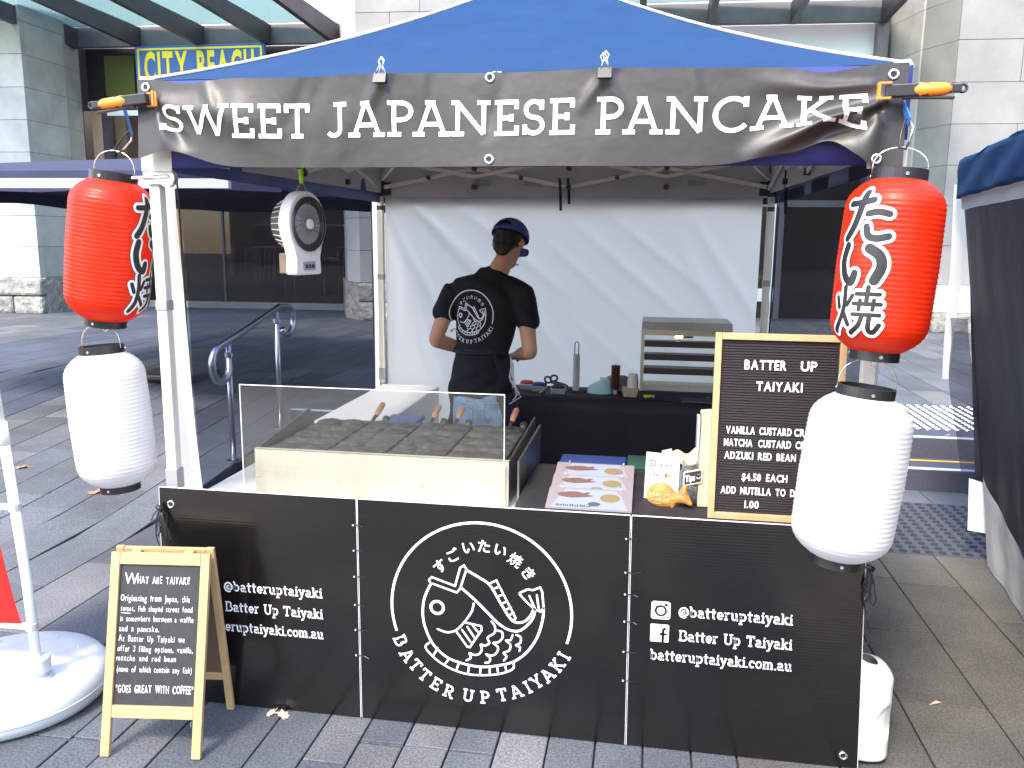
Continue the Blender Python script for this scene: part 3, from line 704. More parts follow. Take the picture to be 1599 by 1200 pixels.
hr = thing('handrail', 'curved stainless steel stair handrail with scrolled ends seen through the mesh window', 'handrail', (-1.2, 2.77, .1))
q = MB()
def scroll(c, r, a0, a1, n=14): return [V((-1.2, c[0]+r*math.cos(R(a0+(a1-a0)*i/n)), c[1]+r*math.sin(R(a0+(a1-a0)*i/n)))) for i in range(n+1)]
lo_c, hi_c = (2.66, .83), (3.76, 1.03)
pts = scroll(lo_c, .125, 340, 110, 16)[0:]+[V((-1.2, 2.9, 1.0))]+[V((-1.2, 3.62, 1.155))]+scroll(hi_c, .115, 95, -150, 16)
q.tube(pts, .025, 12); q.build('rail', 'rail', hr, smooth=True)
for y, zt in ((2.77, .975), (3.56, 1.14)):
    zb_ = gz(-1.2, y)
    q = MB(); q.tube([(-1.2, y, zb_), (-1.2, y, zt)], .021, 12); p_ = q.build('post', 'rail', hr, smooth=True)
    q = MB(); q.lathe([(.05, 0), (.05, .012), (.026, .02)], (-1.2, y, zb_), 16); q.build('flange', 'chrome', p_)
    q = MB(); q.tube([(-1.2, y, zt-.11), (-1.2, y, zt-.075)], .028, 12); q.build('collar', 'chrome', p_)
# ================================================================== THE STALL TENT
tent = thing('market_tent', 'pop-up market tent with blue roof, cream legs and white side walls', 'tent', (1.2, 1.25, 0))
EV = 2.19; PK = 2.865
def roof_pt(i, u, v):       # side i, u along the eave, v up to the peak
    cs = [V((.03, -.03, 0)), V((2.40, -.03, 0)), V((2.40, 2.53, 0)), V((.03, 2.53, 0))]
    a, b = cs[i], cs[(i+1) % 4]; p = a.lerp(b, u).lerp(V((1.2, 1.25, 0)), v)
    s = v*.696+.304*v*v
    z = EV+(PK-EV)*s - .02*math.sin(math.pi*min(1, v*1.0))*math.sin(math.pi*u)
    return V((p.x, p.y, z+.004*math.sin(u*21)*(1-v)**4))
for i in range(4):
    q = MB(); q.grid(lambda u, v: roof_pt(i, u, v), 24, 16); q.build('roof_panel', 'canopy', tent, smooth=True, fix=False)
for i in range(4):
    q = MB(); q.grid(lambda u, v: roof_pt(i, u, v)-V((0, 0, .006)), 12, 8); q.build('roof_lining', 'lining', tent, smooth=True, fix=False)
q = MB()
for c in ((.03, -.03), (2.40, -.03), (2.40, 2.53), (.03, 2.53)):
    q.tube([V((c[0], c[1], EV+.002)).lerp(V((1.2, 1.25, 0)), t)*0+V((c[0]+(1.2-c[0])*t, c[1]+(1.25-c[1])*t, EV+.006+(PK-EV)*(t*.696+.304*t*t))) for t in [k/10 for k in range(11)]], .0045, 6)
q.build('hip_piping', 'taupe', tent, smooth=True)
cs = [(.025, -.035), (2.405, -.035), (2.405, 2.535), (.025, 2.535)]
for i in range(4):
    a, b = V((*cs[i], 0)), V((*cs[(i+1) % 4], 0)); q = MB()
    n = V((b-a).normalized()).cross(V((0, 0, 1)))
    q.grid(lambda u, v: a.lerp(b, u)+V((0, 0, EV-.275*v))+n*(.004*math.sin(u*31)*v), 60, 4); q.build('valance', 'valance', tent, smooth=True, solid=.002)
for k, (x, y) in enumerate(cs):
    q = MB(); q.tube([(x+(.05 if x < 1 else -.05), y+(.004 if y < 1 else -.004), EV+.004), (x+(.012 if x < 1 else -.012), y+(.002 if y < 1 else 0), EV+.006), (x, y+.02*(1 if y < 1 else -1), EV-.004), (x, y+.05*(1 if y < 1 else -1), EV-.01)], [.007, .011, .011, .008], 10)
    q.build('corner_cap', 'taupe', tent, smooth=True)
    q = MB(); s = 1 if x < 1 else -1; t = -1 if y < 1 else 1
    q.box(min(x, x+s*.10)-.004, y+t*.006-.001, EV-.285, max(x, x+s*.10)+.004, y+t*.006+.001, EV-.205); q.build('corner_patch', 'taupe', tent)
def leg(x, y):
    q = MB(); q.box(x-.019, y-.019, .84, x+.019, y+.019, 2.0); o = q.build('leg', 'cream', tent, bevel=.003)
    q = MB(); q.box(x-.0145, y-.0145, .03, x+.0145, y+.0145, .86); q.build('inner_tube', 'cream', o, bevel=.002)
    q = MB(); q.box(x-.023, y-.023, .80, x+.023, y+.023, .875); q.box(x-.018, y-.018, .745, x+.018, y+.018, .78); q.build('lock_collar', 'grey_pl', o, bevel=.003)
    q = MB(); q.box(x-.022, y-.022, 1.44, x+.022, y+.022, 1.475); q.build('collar', 'grey_pl', o, bevel=.003)
    q = MB(); q.box(x-.04, y-.04, 0.002, x+.04, y+.04, .012); q.tube([(x, y, .01), (x, y, .05)], .024, 10); q.build('foot', 'grey_pl', o)
    q = MB(); q.box(x-.026, y-.026, 1.955, x+.026, y+.026, 2.05); sx = 1 if x < 1 else -1; sy = 1 if y < 1 else -1
    q.box(min(x, x+sx*.07), y-.012, 1.96, max(x, x+sx*.07), y+.012, 2.04); q.box(x-.012, min(y, y+sy*.07), 1.96, x+.012, max(y, y+sy*.07), 2.04)
    q.box(x-.02, y-.02, 1.87, x+.02, y+.02, 1.90)
    q.build('bracket', 'bracket', o, bevel=.004)
for x, y in ((.035, .02), (2.365, .02), (.02, 2.48), (2.38, 2.48)): leg(x, y)
q = MB(); q.tube([(-.03, -.02, 1.885), (.10, -.02, 1.89)], .006, 6); q.box(.005, -.012, 1.865, .085, -.004, 1.905); q.tube([(.09, -.015, 1.885), (.09, .01, 1.885)], .03, 14)
q.build('roller_bracket', 'chrome', tent)
def truss(a, b, zlo, zhi, n=4):
    a, b = V(a), V(b); pts = [a.lerp(b, k/n) for k in range(n+1)]
    off = (b-a).normalized().cross(V((0, 0, 1)))*.008
    for k in range(n):
        for s in (0, 1):
            z0, z1 = (zlo, zhi) if (k+s) % 2 == 0 else (zhi, zlo)
            z0 += s*.06; z1 += s*.06
            p = pts[k]+V((0, 0, z0))+off*(1 if s else -1); r = pts[k+1]+V((0, 0, z1))+off*(1 if s else -1)
            q = MB(); q.bar(p, r, .012, .024); q.build('truss_bar', 'cream', tent, bevel=.002)
    q = MB()
    for k in range(1, n):
        for z in (zlo, zhi):
            c = pts[k]+V((0, 0, z)); q.tube([c-off*2.6, c+off*2.6], .016, 10)
        c = (pts[k]+pts[k-1])/2+V((0, 0, (zlo+zhi)/2)); q.tube([c-off*2.4, c+off*2.4], .013, 10)
    q.build('truss_joint', 'bracket', tent)
truss((.05, 2.46, 0), (2.35, 2.46, 0), 2.01, 2.12); truss((.05, .045, 0), (2.35, .045, 0), 1.99, 2.14)
truss((.035, .06, 0), (.035, 2.44, 0), 2.00, 2.13); truss((2.365, .06, 0), (2.365, 2.44, 0), 2.00, 2.13)
for s in range(4):
    c = V([(.035, .02, 2.05), (2.365, .02, 2.05), (2.38, 2.48, 2.05), (.02, 2.48, 2.05)][s])
    q = MB(); q.bar(c, (1.2+(c.x-1.2)*.06, 1.25+(c.y-1.25)*.06, PK-.09), .02, .03); q.build('roof_arm', 'cream', tent)
# walls ------------------------------------------------------------
def wrinkle(x, z):
    a = 0
    for (cx, cz, ang, wd, amp, ln) in WR:
        dx, dz = x-cx, z-cz; c, s = math.cos(R(ang)), math.sin(R(ang)); t = dx*c+dz*s; n = -dx*s+dz*c
        if -ln < t < ln: a += amp*math.exp(-(n/wd)**2)*math.cos(t/ln*math.pi/2)
    return a
rr = random.Random(3)
WR = [(.55, 1.62, -42, .035, .028, .75), (.42, 1.70, -48, .03, .024, .65), (.75, 1.72, -38, .03, .02, .7), (.25, 1.5, -60, .03, .02, .6), (1.6, 1.5, -40, .03, .016, .6), (1.75, 1.62, -38, .025, .016, .5),
      (2.2, 1.45, -55, .03, .022, .6), (2.1, 1.3, -58, .04, .02, .5), (1.35, 1.45, -42, .022, .012, .5), (1.0, 1.2, -50, .03, .012, .5), (2.3, 1.0, -70, .03, .015, .5), (.1, 1.2, 88, .03, .012, .7), (1.9, 1.0, -35, .02, .012, .4), (1.5, 1.0, -40, .018, .01, .4), (.3, 1.0, -75, .03, .014, .5)]
bw = MB(); bw.grid(lambda u, v: V((.045+u*2.29, 2.50+wrinkle(.045+u*2.29, v*1.955)*.42+.006*math.sin(u*9), .02+v*1.93)), 130, 110)
bw.build('back_wall', 'white_cloth', tent, smooth=True, fix=False)
q = MB(); q.grid(lambda u, v: V((.03+u*2.33, 2.488+.003*math.sin(u*30), 1.95+v*.20)), 60, 4); q.build('wall_header', 'taupe', tent, smooth=True, fix=False)
for x in (.93, 1.9, .62):
    q = MB(); q.box(x, 2.479, 2.02, x+.10, 2.483, 2.05); q.build('velcro_patch', 'grey_pl', tent)
def side(x, sgn, ye, ytop):
    """side wall: white border strips round an insect-mesh window"""
    def ec(z):                               # front edge of the mesh, hanging in a slack curve
        t = max(0, min(1, z/1.9)); return ytop+.10*(1-t)**1.6+.012*math.sin(t*9)
    q = MB(); q.grid(lambda u, v: V((x+sgn*(.006*math.sin(u*7+v*5)+.012*math.sin(v*4)*u), .045+u*(ec(v*2.1)-.045), .02+v*1.93)), 16, 60)
    q.build('wall_border', 'white_cloth', tent, smooth=True, fix=False)
    q = MB(); q.grid(lambda u, v: V((x, 2.375+u*.09, .02+v*1.95)), 4, 20); q.build('wall_border', 'white_cloth', tent, smooth=True, fix=False)
    q = MB(); q.grid(lambda u, v: V((x+sgn*(.032+.004*math.sin(u*20)), .05+u*2.42, 1.955+.02*u+v*.20)), 40, 4); q.build('wall_header', 'taupe', tent, smooth=True, fix=False)
    q = MB(); q.grid(lambda u, v: V((x+sgn*(.014*math.sin(u*6+v*3)*math.sin(v*3)+.005*math.sin(u*17)), ec(.08+v*1.885)+u*(2.375-ec(.08+v*1.885)), .08+v*1.885)), 40, 40)
    q.build('mesh_window', 'mesh_win', tent, smooth=True, fix=False)
    q = MB(); q.tube([(x-.002, ec(.02+1.93*k/30), .02+1.93*k/30) for k in range(31)], .004, 5); q.tube([(x-.002, 2.375, .05), (x-.002, 2.375, 1.96)], .004, 5); q.build('piping', 'black', tent)
    q = MB(); q.grid(lambda u, v: V((x, ec(0)+u*(2.375-ec(0)), .01+v*.075)), 20, 2); q.build('wall_border', 'white_cloth', tent, fix=False)
side(0.0, 1, 0, .20); side(2.402, -1, 0, .20)
for x, y, L in ((1.14, 2.44, .19), (1.19, 2.43, .15), (2.36, 1.9, .22)):
    q = MB(); q.grid(lambda u, v: V((x+.016*u+.01*v, y+.012*math.sin(v*3), 2.06-L*v)), 2, 8); q.build('velcro_strap', 'black_rub', tent, solid=.002)

# ================================================================== NAME BANNER
ban = thing('name_banner', 'dark vinyl banner reading SWEET JAPANESE PANCAKE along the front of the tent roof', 'banner', (1.2, -.07, 1.92))
BX0, BX1 = .045, 2.385
FOLD = [(.115, 2.11, -8, .05, .02, .5), (.115, 2.09, -55, .018, -.016, .22), (.115, 2.09, -80, .02, .014, .25), (2.33, 2.09, 205, .022, .032, .50), (2.33, 2.08, 222, .02, -.02, .34), (2.31, 2.06, 255, .03, .02, .25), (2.30, 2.13, 178, .02, .012, .4),
        (.861, 2.17, -75, .02, .010, .16), (.861, 2.17, -120, .02, .010, .14), (1.543, 2.17, -60, .016, .011, .14), (1.543, 2.17, -125, .016, .011, .14), (.30, 2.13, -65, .018, .009, .1), (.99, 2.15, -80, .02, .007, .12), (1.80, 2.15, -78, .02, .007, .12)]
rr = random.Random(8)
for k in range(15): FOLD.append((rr.uniform(.2, 2.2), rr.uniform(1.93, 2.15), rr.uniform(60, 120), rr.uniform(.012, .035), rr.uniform(-.004, .005), rr.uniform(.08, .18)))
def fold(x, z):
    a = 0
    for (cx, cz, ang, wd, amp, ln) in FOLD:
        dx, dz = x-cx, z-cz; c, s = math.cos(R(ang)), math.sin(R(ang)); t = dx*c+dz*s; n = -dx*s+dz*c
        if ln > .2 and t > 0: wd2 = wd*(.5+t/ln*1.6)
        else: wd2 = wd
        if (ln > .2 and 0 < t < ln): a += amp*math.exp(-(n/wd2)**2)*math.sin(math.pi*min(1, t/ln+.12))
        elif ln <= .2 and abs(t) < ln: a += amp*math.exp(-(n/wd2)**2)*math.cos(t/ln*math.pi/2)
    return a
def ban_pt(x, z, off=0):
    t = (z-1.915)/(2.185-1.915)
    zt = 2.188-.018*math.exp(-((x-.22)/.09)**2)-.022*math.exp(-((x-2.17)/.10)**2)+.003*math.sin(x*9)
    zb = 1.912; bump_ = .052*math.exp(-((x-.15)/.13)**2)+.058*math.exp(-((x-2.19)/.075)**2)+.03*math.exp(-((x-2.06)/.12)**2)-.04*max(0, min(1, (x-2.27)/.1))
    if x < .045+.16: zb += 0
    Z = zb+(zt-zb)*t+bump_*(1-t)**1.7
    return V((x, -.072-off-fold(x, z)-.010*math.sin(x*5.2+1)*(1-t)-.012*(1-t), Z))
q = MB(); q.grid(lambda u, v: ban_pt(BX0+u*(BX1-BX0), 1.915+v*.27), 260, 44); q.build('vinyl_sheet', 'banner', ban, smooth=True, fix=False)
def btx(px): return .222+(px-300)*(2.278-.222)/(1353-318)*.0+0
# letter extents taken along the banner: (char, left, right)
def ux(p):                       # distance along the banner for a letter edge
    pts = [(253, .123), (482, .621), (608, .872), (766, 1.2), (932, 1.52), (1105, 1.845), (1353, 2.282)]
    for (a, b), (c, d) in zip(pts, pts[1:]):
        if p <= c: return b+(p-a)*(d-b)/(c-a)
    return pts[-1][1]
LET = [('S', 256, 290), ('W', 294, 365), ('E', 368, 402), ('E', 408, 442), ('T', 446, 484), ('J', 513, 545), ('A', 548, 607), ('P', 611, 651), ('A', 650, 708), ('N', 709, 767), ('E', 774, 813), ('S', 819, 853), ('E', 861, 900),
       ('P', 932, 975), ('A', 974, 1036), ('N', 1041, 1103), ('C', 1112, 1169), ('A', 1173, 1240), ('K', 1244, 1303), ('E', 1309, 1353)]
sh = []
for ch, a, b in LET:
    x0, x1 = ux(a), ux(b); v0, f0 = slab(ch, 0, 0, .104, fit=x1-x0, t=.125)
    mn = min(p[0] for p in v0); mxx = max(p[0] for p in v0); k = (x1-x0)/(mxx-mn)
    sh.append(([(x0+(p[0]-mn)*k, 2.003+p[1]) for p in v0], f0))
for s_ in sh: put(s_, lambda a, b: ban_pt(a, b, .0022), 'letter', 'white_ink', ban, refine=.012)
for x, z in ((.075, 2.160), (1.199, 2.172), (1.201, 1.935), (2.345, 2.155), (2.312, 1.940)):
    c = ban_pt(x, z, .002); q = MB(); q.ring(c, .0115, .0042, (0, 1, 0), rs=8); o = q.build('eyelet', 'chrome', ban, smooth=True)
    q = MB(); q.tube([c+V((0, .001, 0)), c+V((0, -.0005, 0))], .008, 12); q.build('eyelet_hole', 'black', ban)

def binder_clip(x, tilt, label):
    t = thing('binder_clip', label, 'clip', (x, -.075, 2.178), 'binder clips on the banner top')
    q = MB(); q.hexa([(x-.021, -.104, 2.160), (x+.021, -.104, 2.160), (x+.021, -.062, 2.160), (x-.021, -.062, 2.160)], [(x-.020, -.088, 2.192), (x+.020, -.088, 2.192), (x+.020, -.066, 2.192), (x-.020, -.066, 2.192)])
    q.build('clip_body', 'black', t, bevel=.001)
    for s, yy in ((1, -.090), (-1, -.068)):
        q = MB(); d = tilt+s*.004
        q.tube([(x-.013, yy, 2.186), (x-.006+d*.3, yy, 2.206), (x-.004+d, yy, 2.215), (x-.009+d, yy, 2.226), (x+d, yy, 2.236), (x+.009+d, yy, 2.226), (x+.004+d, yy, 2.215), (x+.006+d*.3, yy, 2.206), (x+.013, yy, 2.186)], .0017, 6)
        q.build('clip_handle', 'chrome', t, smooth=True)
binder_clip(.861, .002, 'black binder clip on the banner top above the word JAPANESE'); binder_clip(1.543, -.002, 'black binder clip on the banner top above the word PANCAKE')

def ratchet_clamp(p, d, label):
    p = V(p); d = V(d).normalized(); t = thing('spring_clamp', label, 'clamp', p, 'orange and black clamps at the banner corners')
    upv = V((0, 0, 1)); q = MB(); q.bar(p+d*.015, p+d*.125, .026, .034); q.build('jaw', 'black', t, bevel=.004)
    q = MB(); e = d.cross(upv).normalized()*.018
    for s in (1, -1): q.bar(p-d*.005+upv*.020*s+e, p+d*.028+upv*.020*s+e, .005, .005)
    q.bar(p-d*.003+upv*.022+e, p-d*.003-upv*.022+e, .006, .006); q.bar(p-d*.003+upv*.022-e*.0, p-d*.003-upv*.022, .006, .006); q.build('clamp_pad', 'orange', t)
    q = MB(); q.tube([p+d*.085, p+d*.10, p+d*.165, p+d*.18], [.013, .020, .017, .012], 10, sx=1); q.build('grip', 'orange', t, smooth=True)
    q = MB(); q.bar(p+d*.165, p+d*.205, .02, .022); q.ring(p+d*.208, .010, .0045, d.cross(upv), seg=16); q.build('handle_end', 'black', t, bevel=.003)
    q = MB(); q.bar(p+d*.06-upv*.018, p+d*.19-upv*.024, .014, .008); q.build('lever', 'black', t, bevel=.002)
ratchet_clamp((.115, -.11, 2.125), (-1, -.02, -.10), 'orange handled clamp holding the left end of the banner above the shaded lanterns')
ratchet_clamp((2.30, -.12, 2.105), (1, -.10, .01), 'orange handled clamp holding the right end of the banner above the sunlit lanterns')

# ================================================================== LANTERNS
def lantern_shape(r, H, rib, n=34):
    prof = []; N = n*4
    for i in range(N+1):
        t = i/N; z = -H*t; e = abs(2*t-1); rr_ = r*(1-max(0, (e-.62)/.38)**2.6*.47)*(1-.035*e)
        prof.append((rr_+rib*(abs(math.sin(math.pi*n*t))-.5)*(.3 if e > .93 else 1), z))
    return prof[::-1]
def lantern(name, label, loc, rot, r, H, m, group, wire=.09, text=None, twist=0):
    t = thing(name, label, 'lantern', loc, group, rot)          # loc = top of the upper cap ring
    caph = .030; prof = lantern_shape(r, H, .0016)
    q = MB(); q.lathe([(a, z-caph+.004) for a, z in prof], (0, 0, 0), 56, cap=False); q.build('shade', m, t, smooth=True, local=True)
    for zt, nm in ((0, 'top_ring'), (-caph-H+.008, 'bottom_ring')):
        q = MB(); rr_ = r*.55 if nm == 'top_ring' else r*.50
        q.lathe([(rr_-.006, zt-caph), (rr_, zt-caph), (rr_, zt), (rr_-.006, zt)], (0, 0, 0), 40, cap=False); q.build(nm, 'black', t, smooth=False, local=True)
        q = MB(); q.lathe([(rr_-.007, zt-caph*.5), (.001, zt-caph*.5)], (0, 0, 0), 24, cap=False); q.build('inner_disc', 'brass', t, local=True)
        for k in range(3):
            a = R(100+twist*0+k*120-190); q = MB(); c = V((math.cos(a)*rr_, math.sin(a)*rr_, zt-caph*.55)); q.tube([c*1, c+V((math.cos(a), math.sin(a), 0))*.003], .005, 8); q.build('rivet', 'chrome', t, local=True)
    w_ = r*.55
    q = MB(); q.tube([(-w_, 0, -.012)]+[(-w_*math.cos(R(a))*(1 if a not in (90,) else 1), 0, wire*math.sin(R(a))**.8) for a in (8, 20, 35, 50, 65, 80, 90, 100, 115, 130, 145, 160, 172)]+[(w_, 0, -.012)], .0018, 6)
    q.build('hanging_wire', 'chrome', t, smooth=True, local=True)
    q = MB(); q.tube([(0, 0, -caph-H-.018), (0, 0, -caph-H-.028)], .004, 6); q.ring((0, 0, -caph-H-.034), .008, .002, (0, 1, 0)); q.build('hook', 'chrome', t, local=True)
    if text:
        az, chars = text; TL = []
        def surf(off):
            def fn(a, b):
                e = abs(2*(b)/H+1); rad = r*(1-max(0, (abs(2*(-b)/H-1)-.62)/.38)**2.6*.47)*(1-.035*abs(2*(-b)/H-1))+.0016+off
                th = R(az)+a/r; return V((rad*math.cos(th), rad*math.sin(th), b-caph+.004))
            return fn
        STR = [[([(.10, .76), (.34, .78), (.60, .84)], .13), ([(.42, .98), (.34, .62), (.24, .30), (.10, .06)], .15), ([(.52, .56), (.72, .60), (.92, .56)], .13), ([(.52, .30), (.58, .12), (.74, .07), (.95, .12)], .14)],
               [([(.16, .86), (.10, .55), (.18, .24), (.34, .12), (.40, .30)], .16), ([(.64, .82), (.84, .68), (.90, .45), (.80, .18)], .20)],
               [([(.05, .74), (.12, .54)], .10), ([(.42, .80), (.32, .60)], .09), ([(.24, .96), (.25, .60), (.18, .28), (.04, .04)], .11), ([(.26, .42), (.38, .20)], .10), ([(.50, .84), (.94, .86)], .085), ([(.72, .99), (.71, .64)], .095),
                ([(.46, .64), (.98, .66)], .085), ([(.59, .72), (.58, .52)], .08), ([(.85, .74), (.84, .54)], .08), ([(.46, .42), (.98, .44)], .085), ([(.66, .42), (.60, .20), (.44, .04)], .10), ([(.80, .42), (.80, .14), (.90, .09), (.99, .24)], .10)]]
        for gr_, m_, rad_ in ((.155, 'black', .0004), (.125, 'white_ink', .0014), (.0, 'black', .0024)):
            parts = []; s = H*.285
            for k in range(3):
                for st_, w_s in STR[k]:
                    a_, f_ = ribbon(catmull([((p[0]-.5)*s*1.02, (p[1]-.5)*s*.98-H*(.235+.265*k)) for p in st_], 5), (w_s+gr_)*s, roundcap=True)
                    parts.append((a_, f_))
            put(merge(*parts), surf(rad_), 'lettering', m_, t, refine=.014).matrix_parent_inverse = Matrix()
            TL.append(t.children[-1])
        for o in t.children:
            if o.name.startswith('lettering'):
                for v in o.data.vertices: v.co += V(loc)          # put() shifted by the base; this thing is built locally
    return t
TX = 'たい焼'
lantern('red_lantern', 'red paper lantern with black lettering hanging shaded left of the cream leg', (-.190, .12, 1.915), (0, R(8), 0), .144, .50, 'red_paper', 'red lanterns', wire=.075, text=(2, TX))
lantern('red_lantern', 'sunlit red paper lantern with large black lettering hanging at the right corner', (2.350, -.20, 1.888), (R(-2), R(3.5), 0), .130, .465, 'red_paper', 'red lanterns', wire=.06, text=(-134, TX))
lantern('white_lantern', 'white paper lantern hanging below the shaded red lantern on the left', (-.276, .10, 1.298), (0, R(-4), 0), .141, .495, 'white_paper', 'white lanterns', wire=.078)
lantern('white_lantern', 'sunlit white paper lantern hanging in front of the letter board', (2.310, -.20, 1.295), (R(-2), R(5.5), 0), .143, .475, 'white_paper', 'white lanterns', wire=.078)
def carabiner(top, bot, label):
    t = thing('carabiner', label, 'carabiner', top, 'carabiners holding the red lanterns'); a, b = V(top), V(bot); d = (b-a).normalized(); s = d.cross(V((0, 1, 0)))*.014; L_ = (b-a).length
    q = MB(); q.tube([a-s*.6, a-s, a.lerp(b, .5)-s*1.1, b-s*.8, b, b+s*.6, a.lerp(b, .75)+s*.9], .0034, 8); q.build('frame', 'black', t, smooth=True)
    q = MB(); q.tube([a.lerp(b, .75)+s*.9, a.lerp(b, .2)+s*1.0, a], .003, 8); q.build('gate', 'chrome', t, smooth=True)
    q = MB(); q.bar(a+V((0, 0, -.004)), (a.x*.6+(.0 if a.x < 1 else 2.40)*.4, 0.0, a.z+.10), .004, .026); q.build('strap', 'sign_blue', t)
carabiner((-.105, .11, 2.045), (-.175, .12, 1.985), 'small black carabiner holding the shaded red lantern wire')
carabiner((2.372, -.17, 2.02), (2.352, -.20, 1.945), 'small black carabiner holding the sunlit red lantern wire')

# ================================================================== FRONT BOARD with print
fb = thing('front_board', 'black fluted plastic board in three panels with white fish logo hiding the stall front', 'board', (1.2, -.03, 0))
seams = [(.0, -.02), (.735, .735), (1.664, 1.672), (2.392, 2.425)]
YF = -.03; panels = []
for k in range(3):
    (a1, a0), (b1, b0) = seams[k], seams[k+1]
    q = MB(); q.hexa([(a0+.002, YF, .004), (b0-.002, YF, .004), (b0-.002, YF+.005, .004), (a0+.002, YF+.005, .004)], [(a1+.002, YF, .815), (b1-.002, YF, .815), (b1-.002, YF+.005, .815), (a1+.002, YF+.005, .815)])
    p_ = q.build('panel', 'corflute', fb); panels.append(p_)
    q = MB(); q.box(a1+.003, YF-.0005, .8152, b1-.003, YF+.0055, .8172); 
    for (c1, c0) in ((a1, a0), (b1, b0)):
        s = 1 if c1 == a1 else -1; q.hexa([(c0+s*.0015, YF-.001, .004), (c0+s*.0030, YF-.001, .004), (c0+s*.0030, YF, .004), (c0+s*.0015, YF, .004)], [(c1+s*.0015, YF-.001, .815), (c1+s*.0030, YF-.001, .815), (c1+s*.0030, YF, .815), (c1+s*.0015, YF, .815)])
    q.build('panel_edge', 'corflute_edge', p_)
for k in (1, 2):
    for z in (.73, .63, .535, .44, .34, .245):
        (c1, c0) = seams[k]; x = c0+(c1-c0)*z/.815; q = MB(); zz = z+rr.uniform(-.01, .01)
        q.tube([(x-.013, YF-.002, zz), (x, YF-.004, zz+.002), (x+.016, YF-.002, zz-.001)], .0018, 5); q.tube([(x+.016, YF-.002, zz), (x+rr.uniform(.02, .035), YF-.008, zz+rr.uniform(-.006, .01))], .0012, 4)
        q.build('cable_tie', 'black', fb); q = MB(); q.tube([(x-.014, YF-.001, zz), (x-.014, YF-.0035, zz)], .003, 6); q.build('tie_hole', 'corflute_edge', fb)
for x, z in ((.045, .755), (2.375, .045)):
    q = MB(); q.ring((x, YF-.002, z), .011, .004, (0, 1, 0)); o = q.build('eyelet', 'chrome', fb, smooth=True)
    q = MB(); q.tube([(x, YF-.001, z), (x, YF-.0022, z)], .008, 12); q.build('eyelet_hole', 'black', fb)
F2 = lambda a, b: V((a, YF-.0015, b))
def panel_text(shape, k, name='lettering', m='white_ink'): return put(shape, F2, name, m, panels[k])
H1 = .036; H2 = .038
panel_text(merge(slab('@batteruptaiyaki', .232, .445, H2, .02, fit=.370, t=.14), slab('Batter Up Taiyaki', .232, .367, H2, .02, fit=.370, t=.14), slab('batteruptaiyaki.com.au', .146, .291, H2, .02, fit=.456, t=.14)), 0)
panel_text(merge(slab('@batteruptaiyaki', 1.829, .482, H2, .02, fit=.360, t=.14), slab('Batter Up Taiyaki', 1.832, .397, H2, .02, fit=.360, t=.14), slab('batteruptaiyaki.com.au', 1.742, .323, H2, .02, fit=.454, t=.14)), 2)
def rrect(x0, y0, x1, y1, r, n=5):
    p = []
    for cx, cy, a in ((x1-r, y1-r, 0), (x0+r, y1-r, 90), (x0+r, y0+r, 180), (x1-r, y0+r, 270)):
        p += [(cx+r*math.cos(R(a+90*k/n)), cy+r*math.sin(R(a+90*k/n))) for k in range(n+1)]
    return p
def fill(p): return p, [tuple(range(len(p)))]
def disc(cx, cy, r, n=24): return fill([(cx+r*math.cos(2*math.pi*k/n), cy+r*math.sin(2*math.pi*k/n)) for k in range(n)])
for k, X0 in ((2, 1.740), (0, .144)):
    y1 = .530 if k == 2 else .493
    panel_text(fill(rrect(X0, y1-.062, X0+.062, y1, .009)), k, 'camera_icon')
    put(merge(ribbon(arc(X0+.031, y1-.032, .0165, .0165, 0, 360, 24), .007), ribbon([(X0+.009, y1-.030), (X0+.006, y1-.055), (X0+.056, y1-.055), (X0+.053, y1-.030)], .003), ribbon([(X0+.004, y1-.018), (X0+.017, y1-.018)], .003), rect2(X0+.043, y1-.016, X0+.053, y1-.007)),
        lambda a, b: V((a, YF-.0022, b)), 'icon_detail', 'corflute', panels[k])
    y2 = y1-.080
    panel_text(fill(rrect(X0, y2-.062, X0+.060, y2, .004)), k, 'letter_icon')
    put(merge(ribbon([(X0+.041, y2-.062), (X0+.041, y2-.022)]+arc(X0+.050, y2-.022, .009, .008, 180, 90, 5), .0085), ribbon([(X0+.030, y2-.034), (X0+.054, y2-.034)], .008)), lambda a, b: V((a, YF-.0022, b)), 'icon_detail', 'corflute', panels[k])
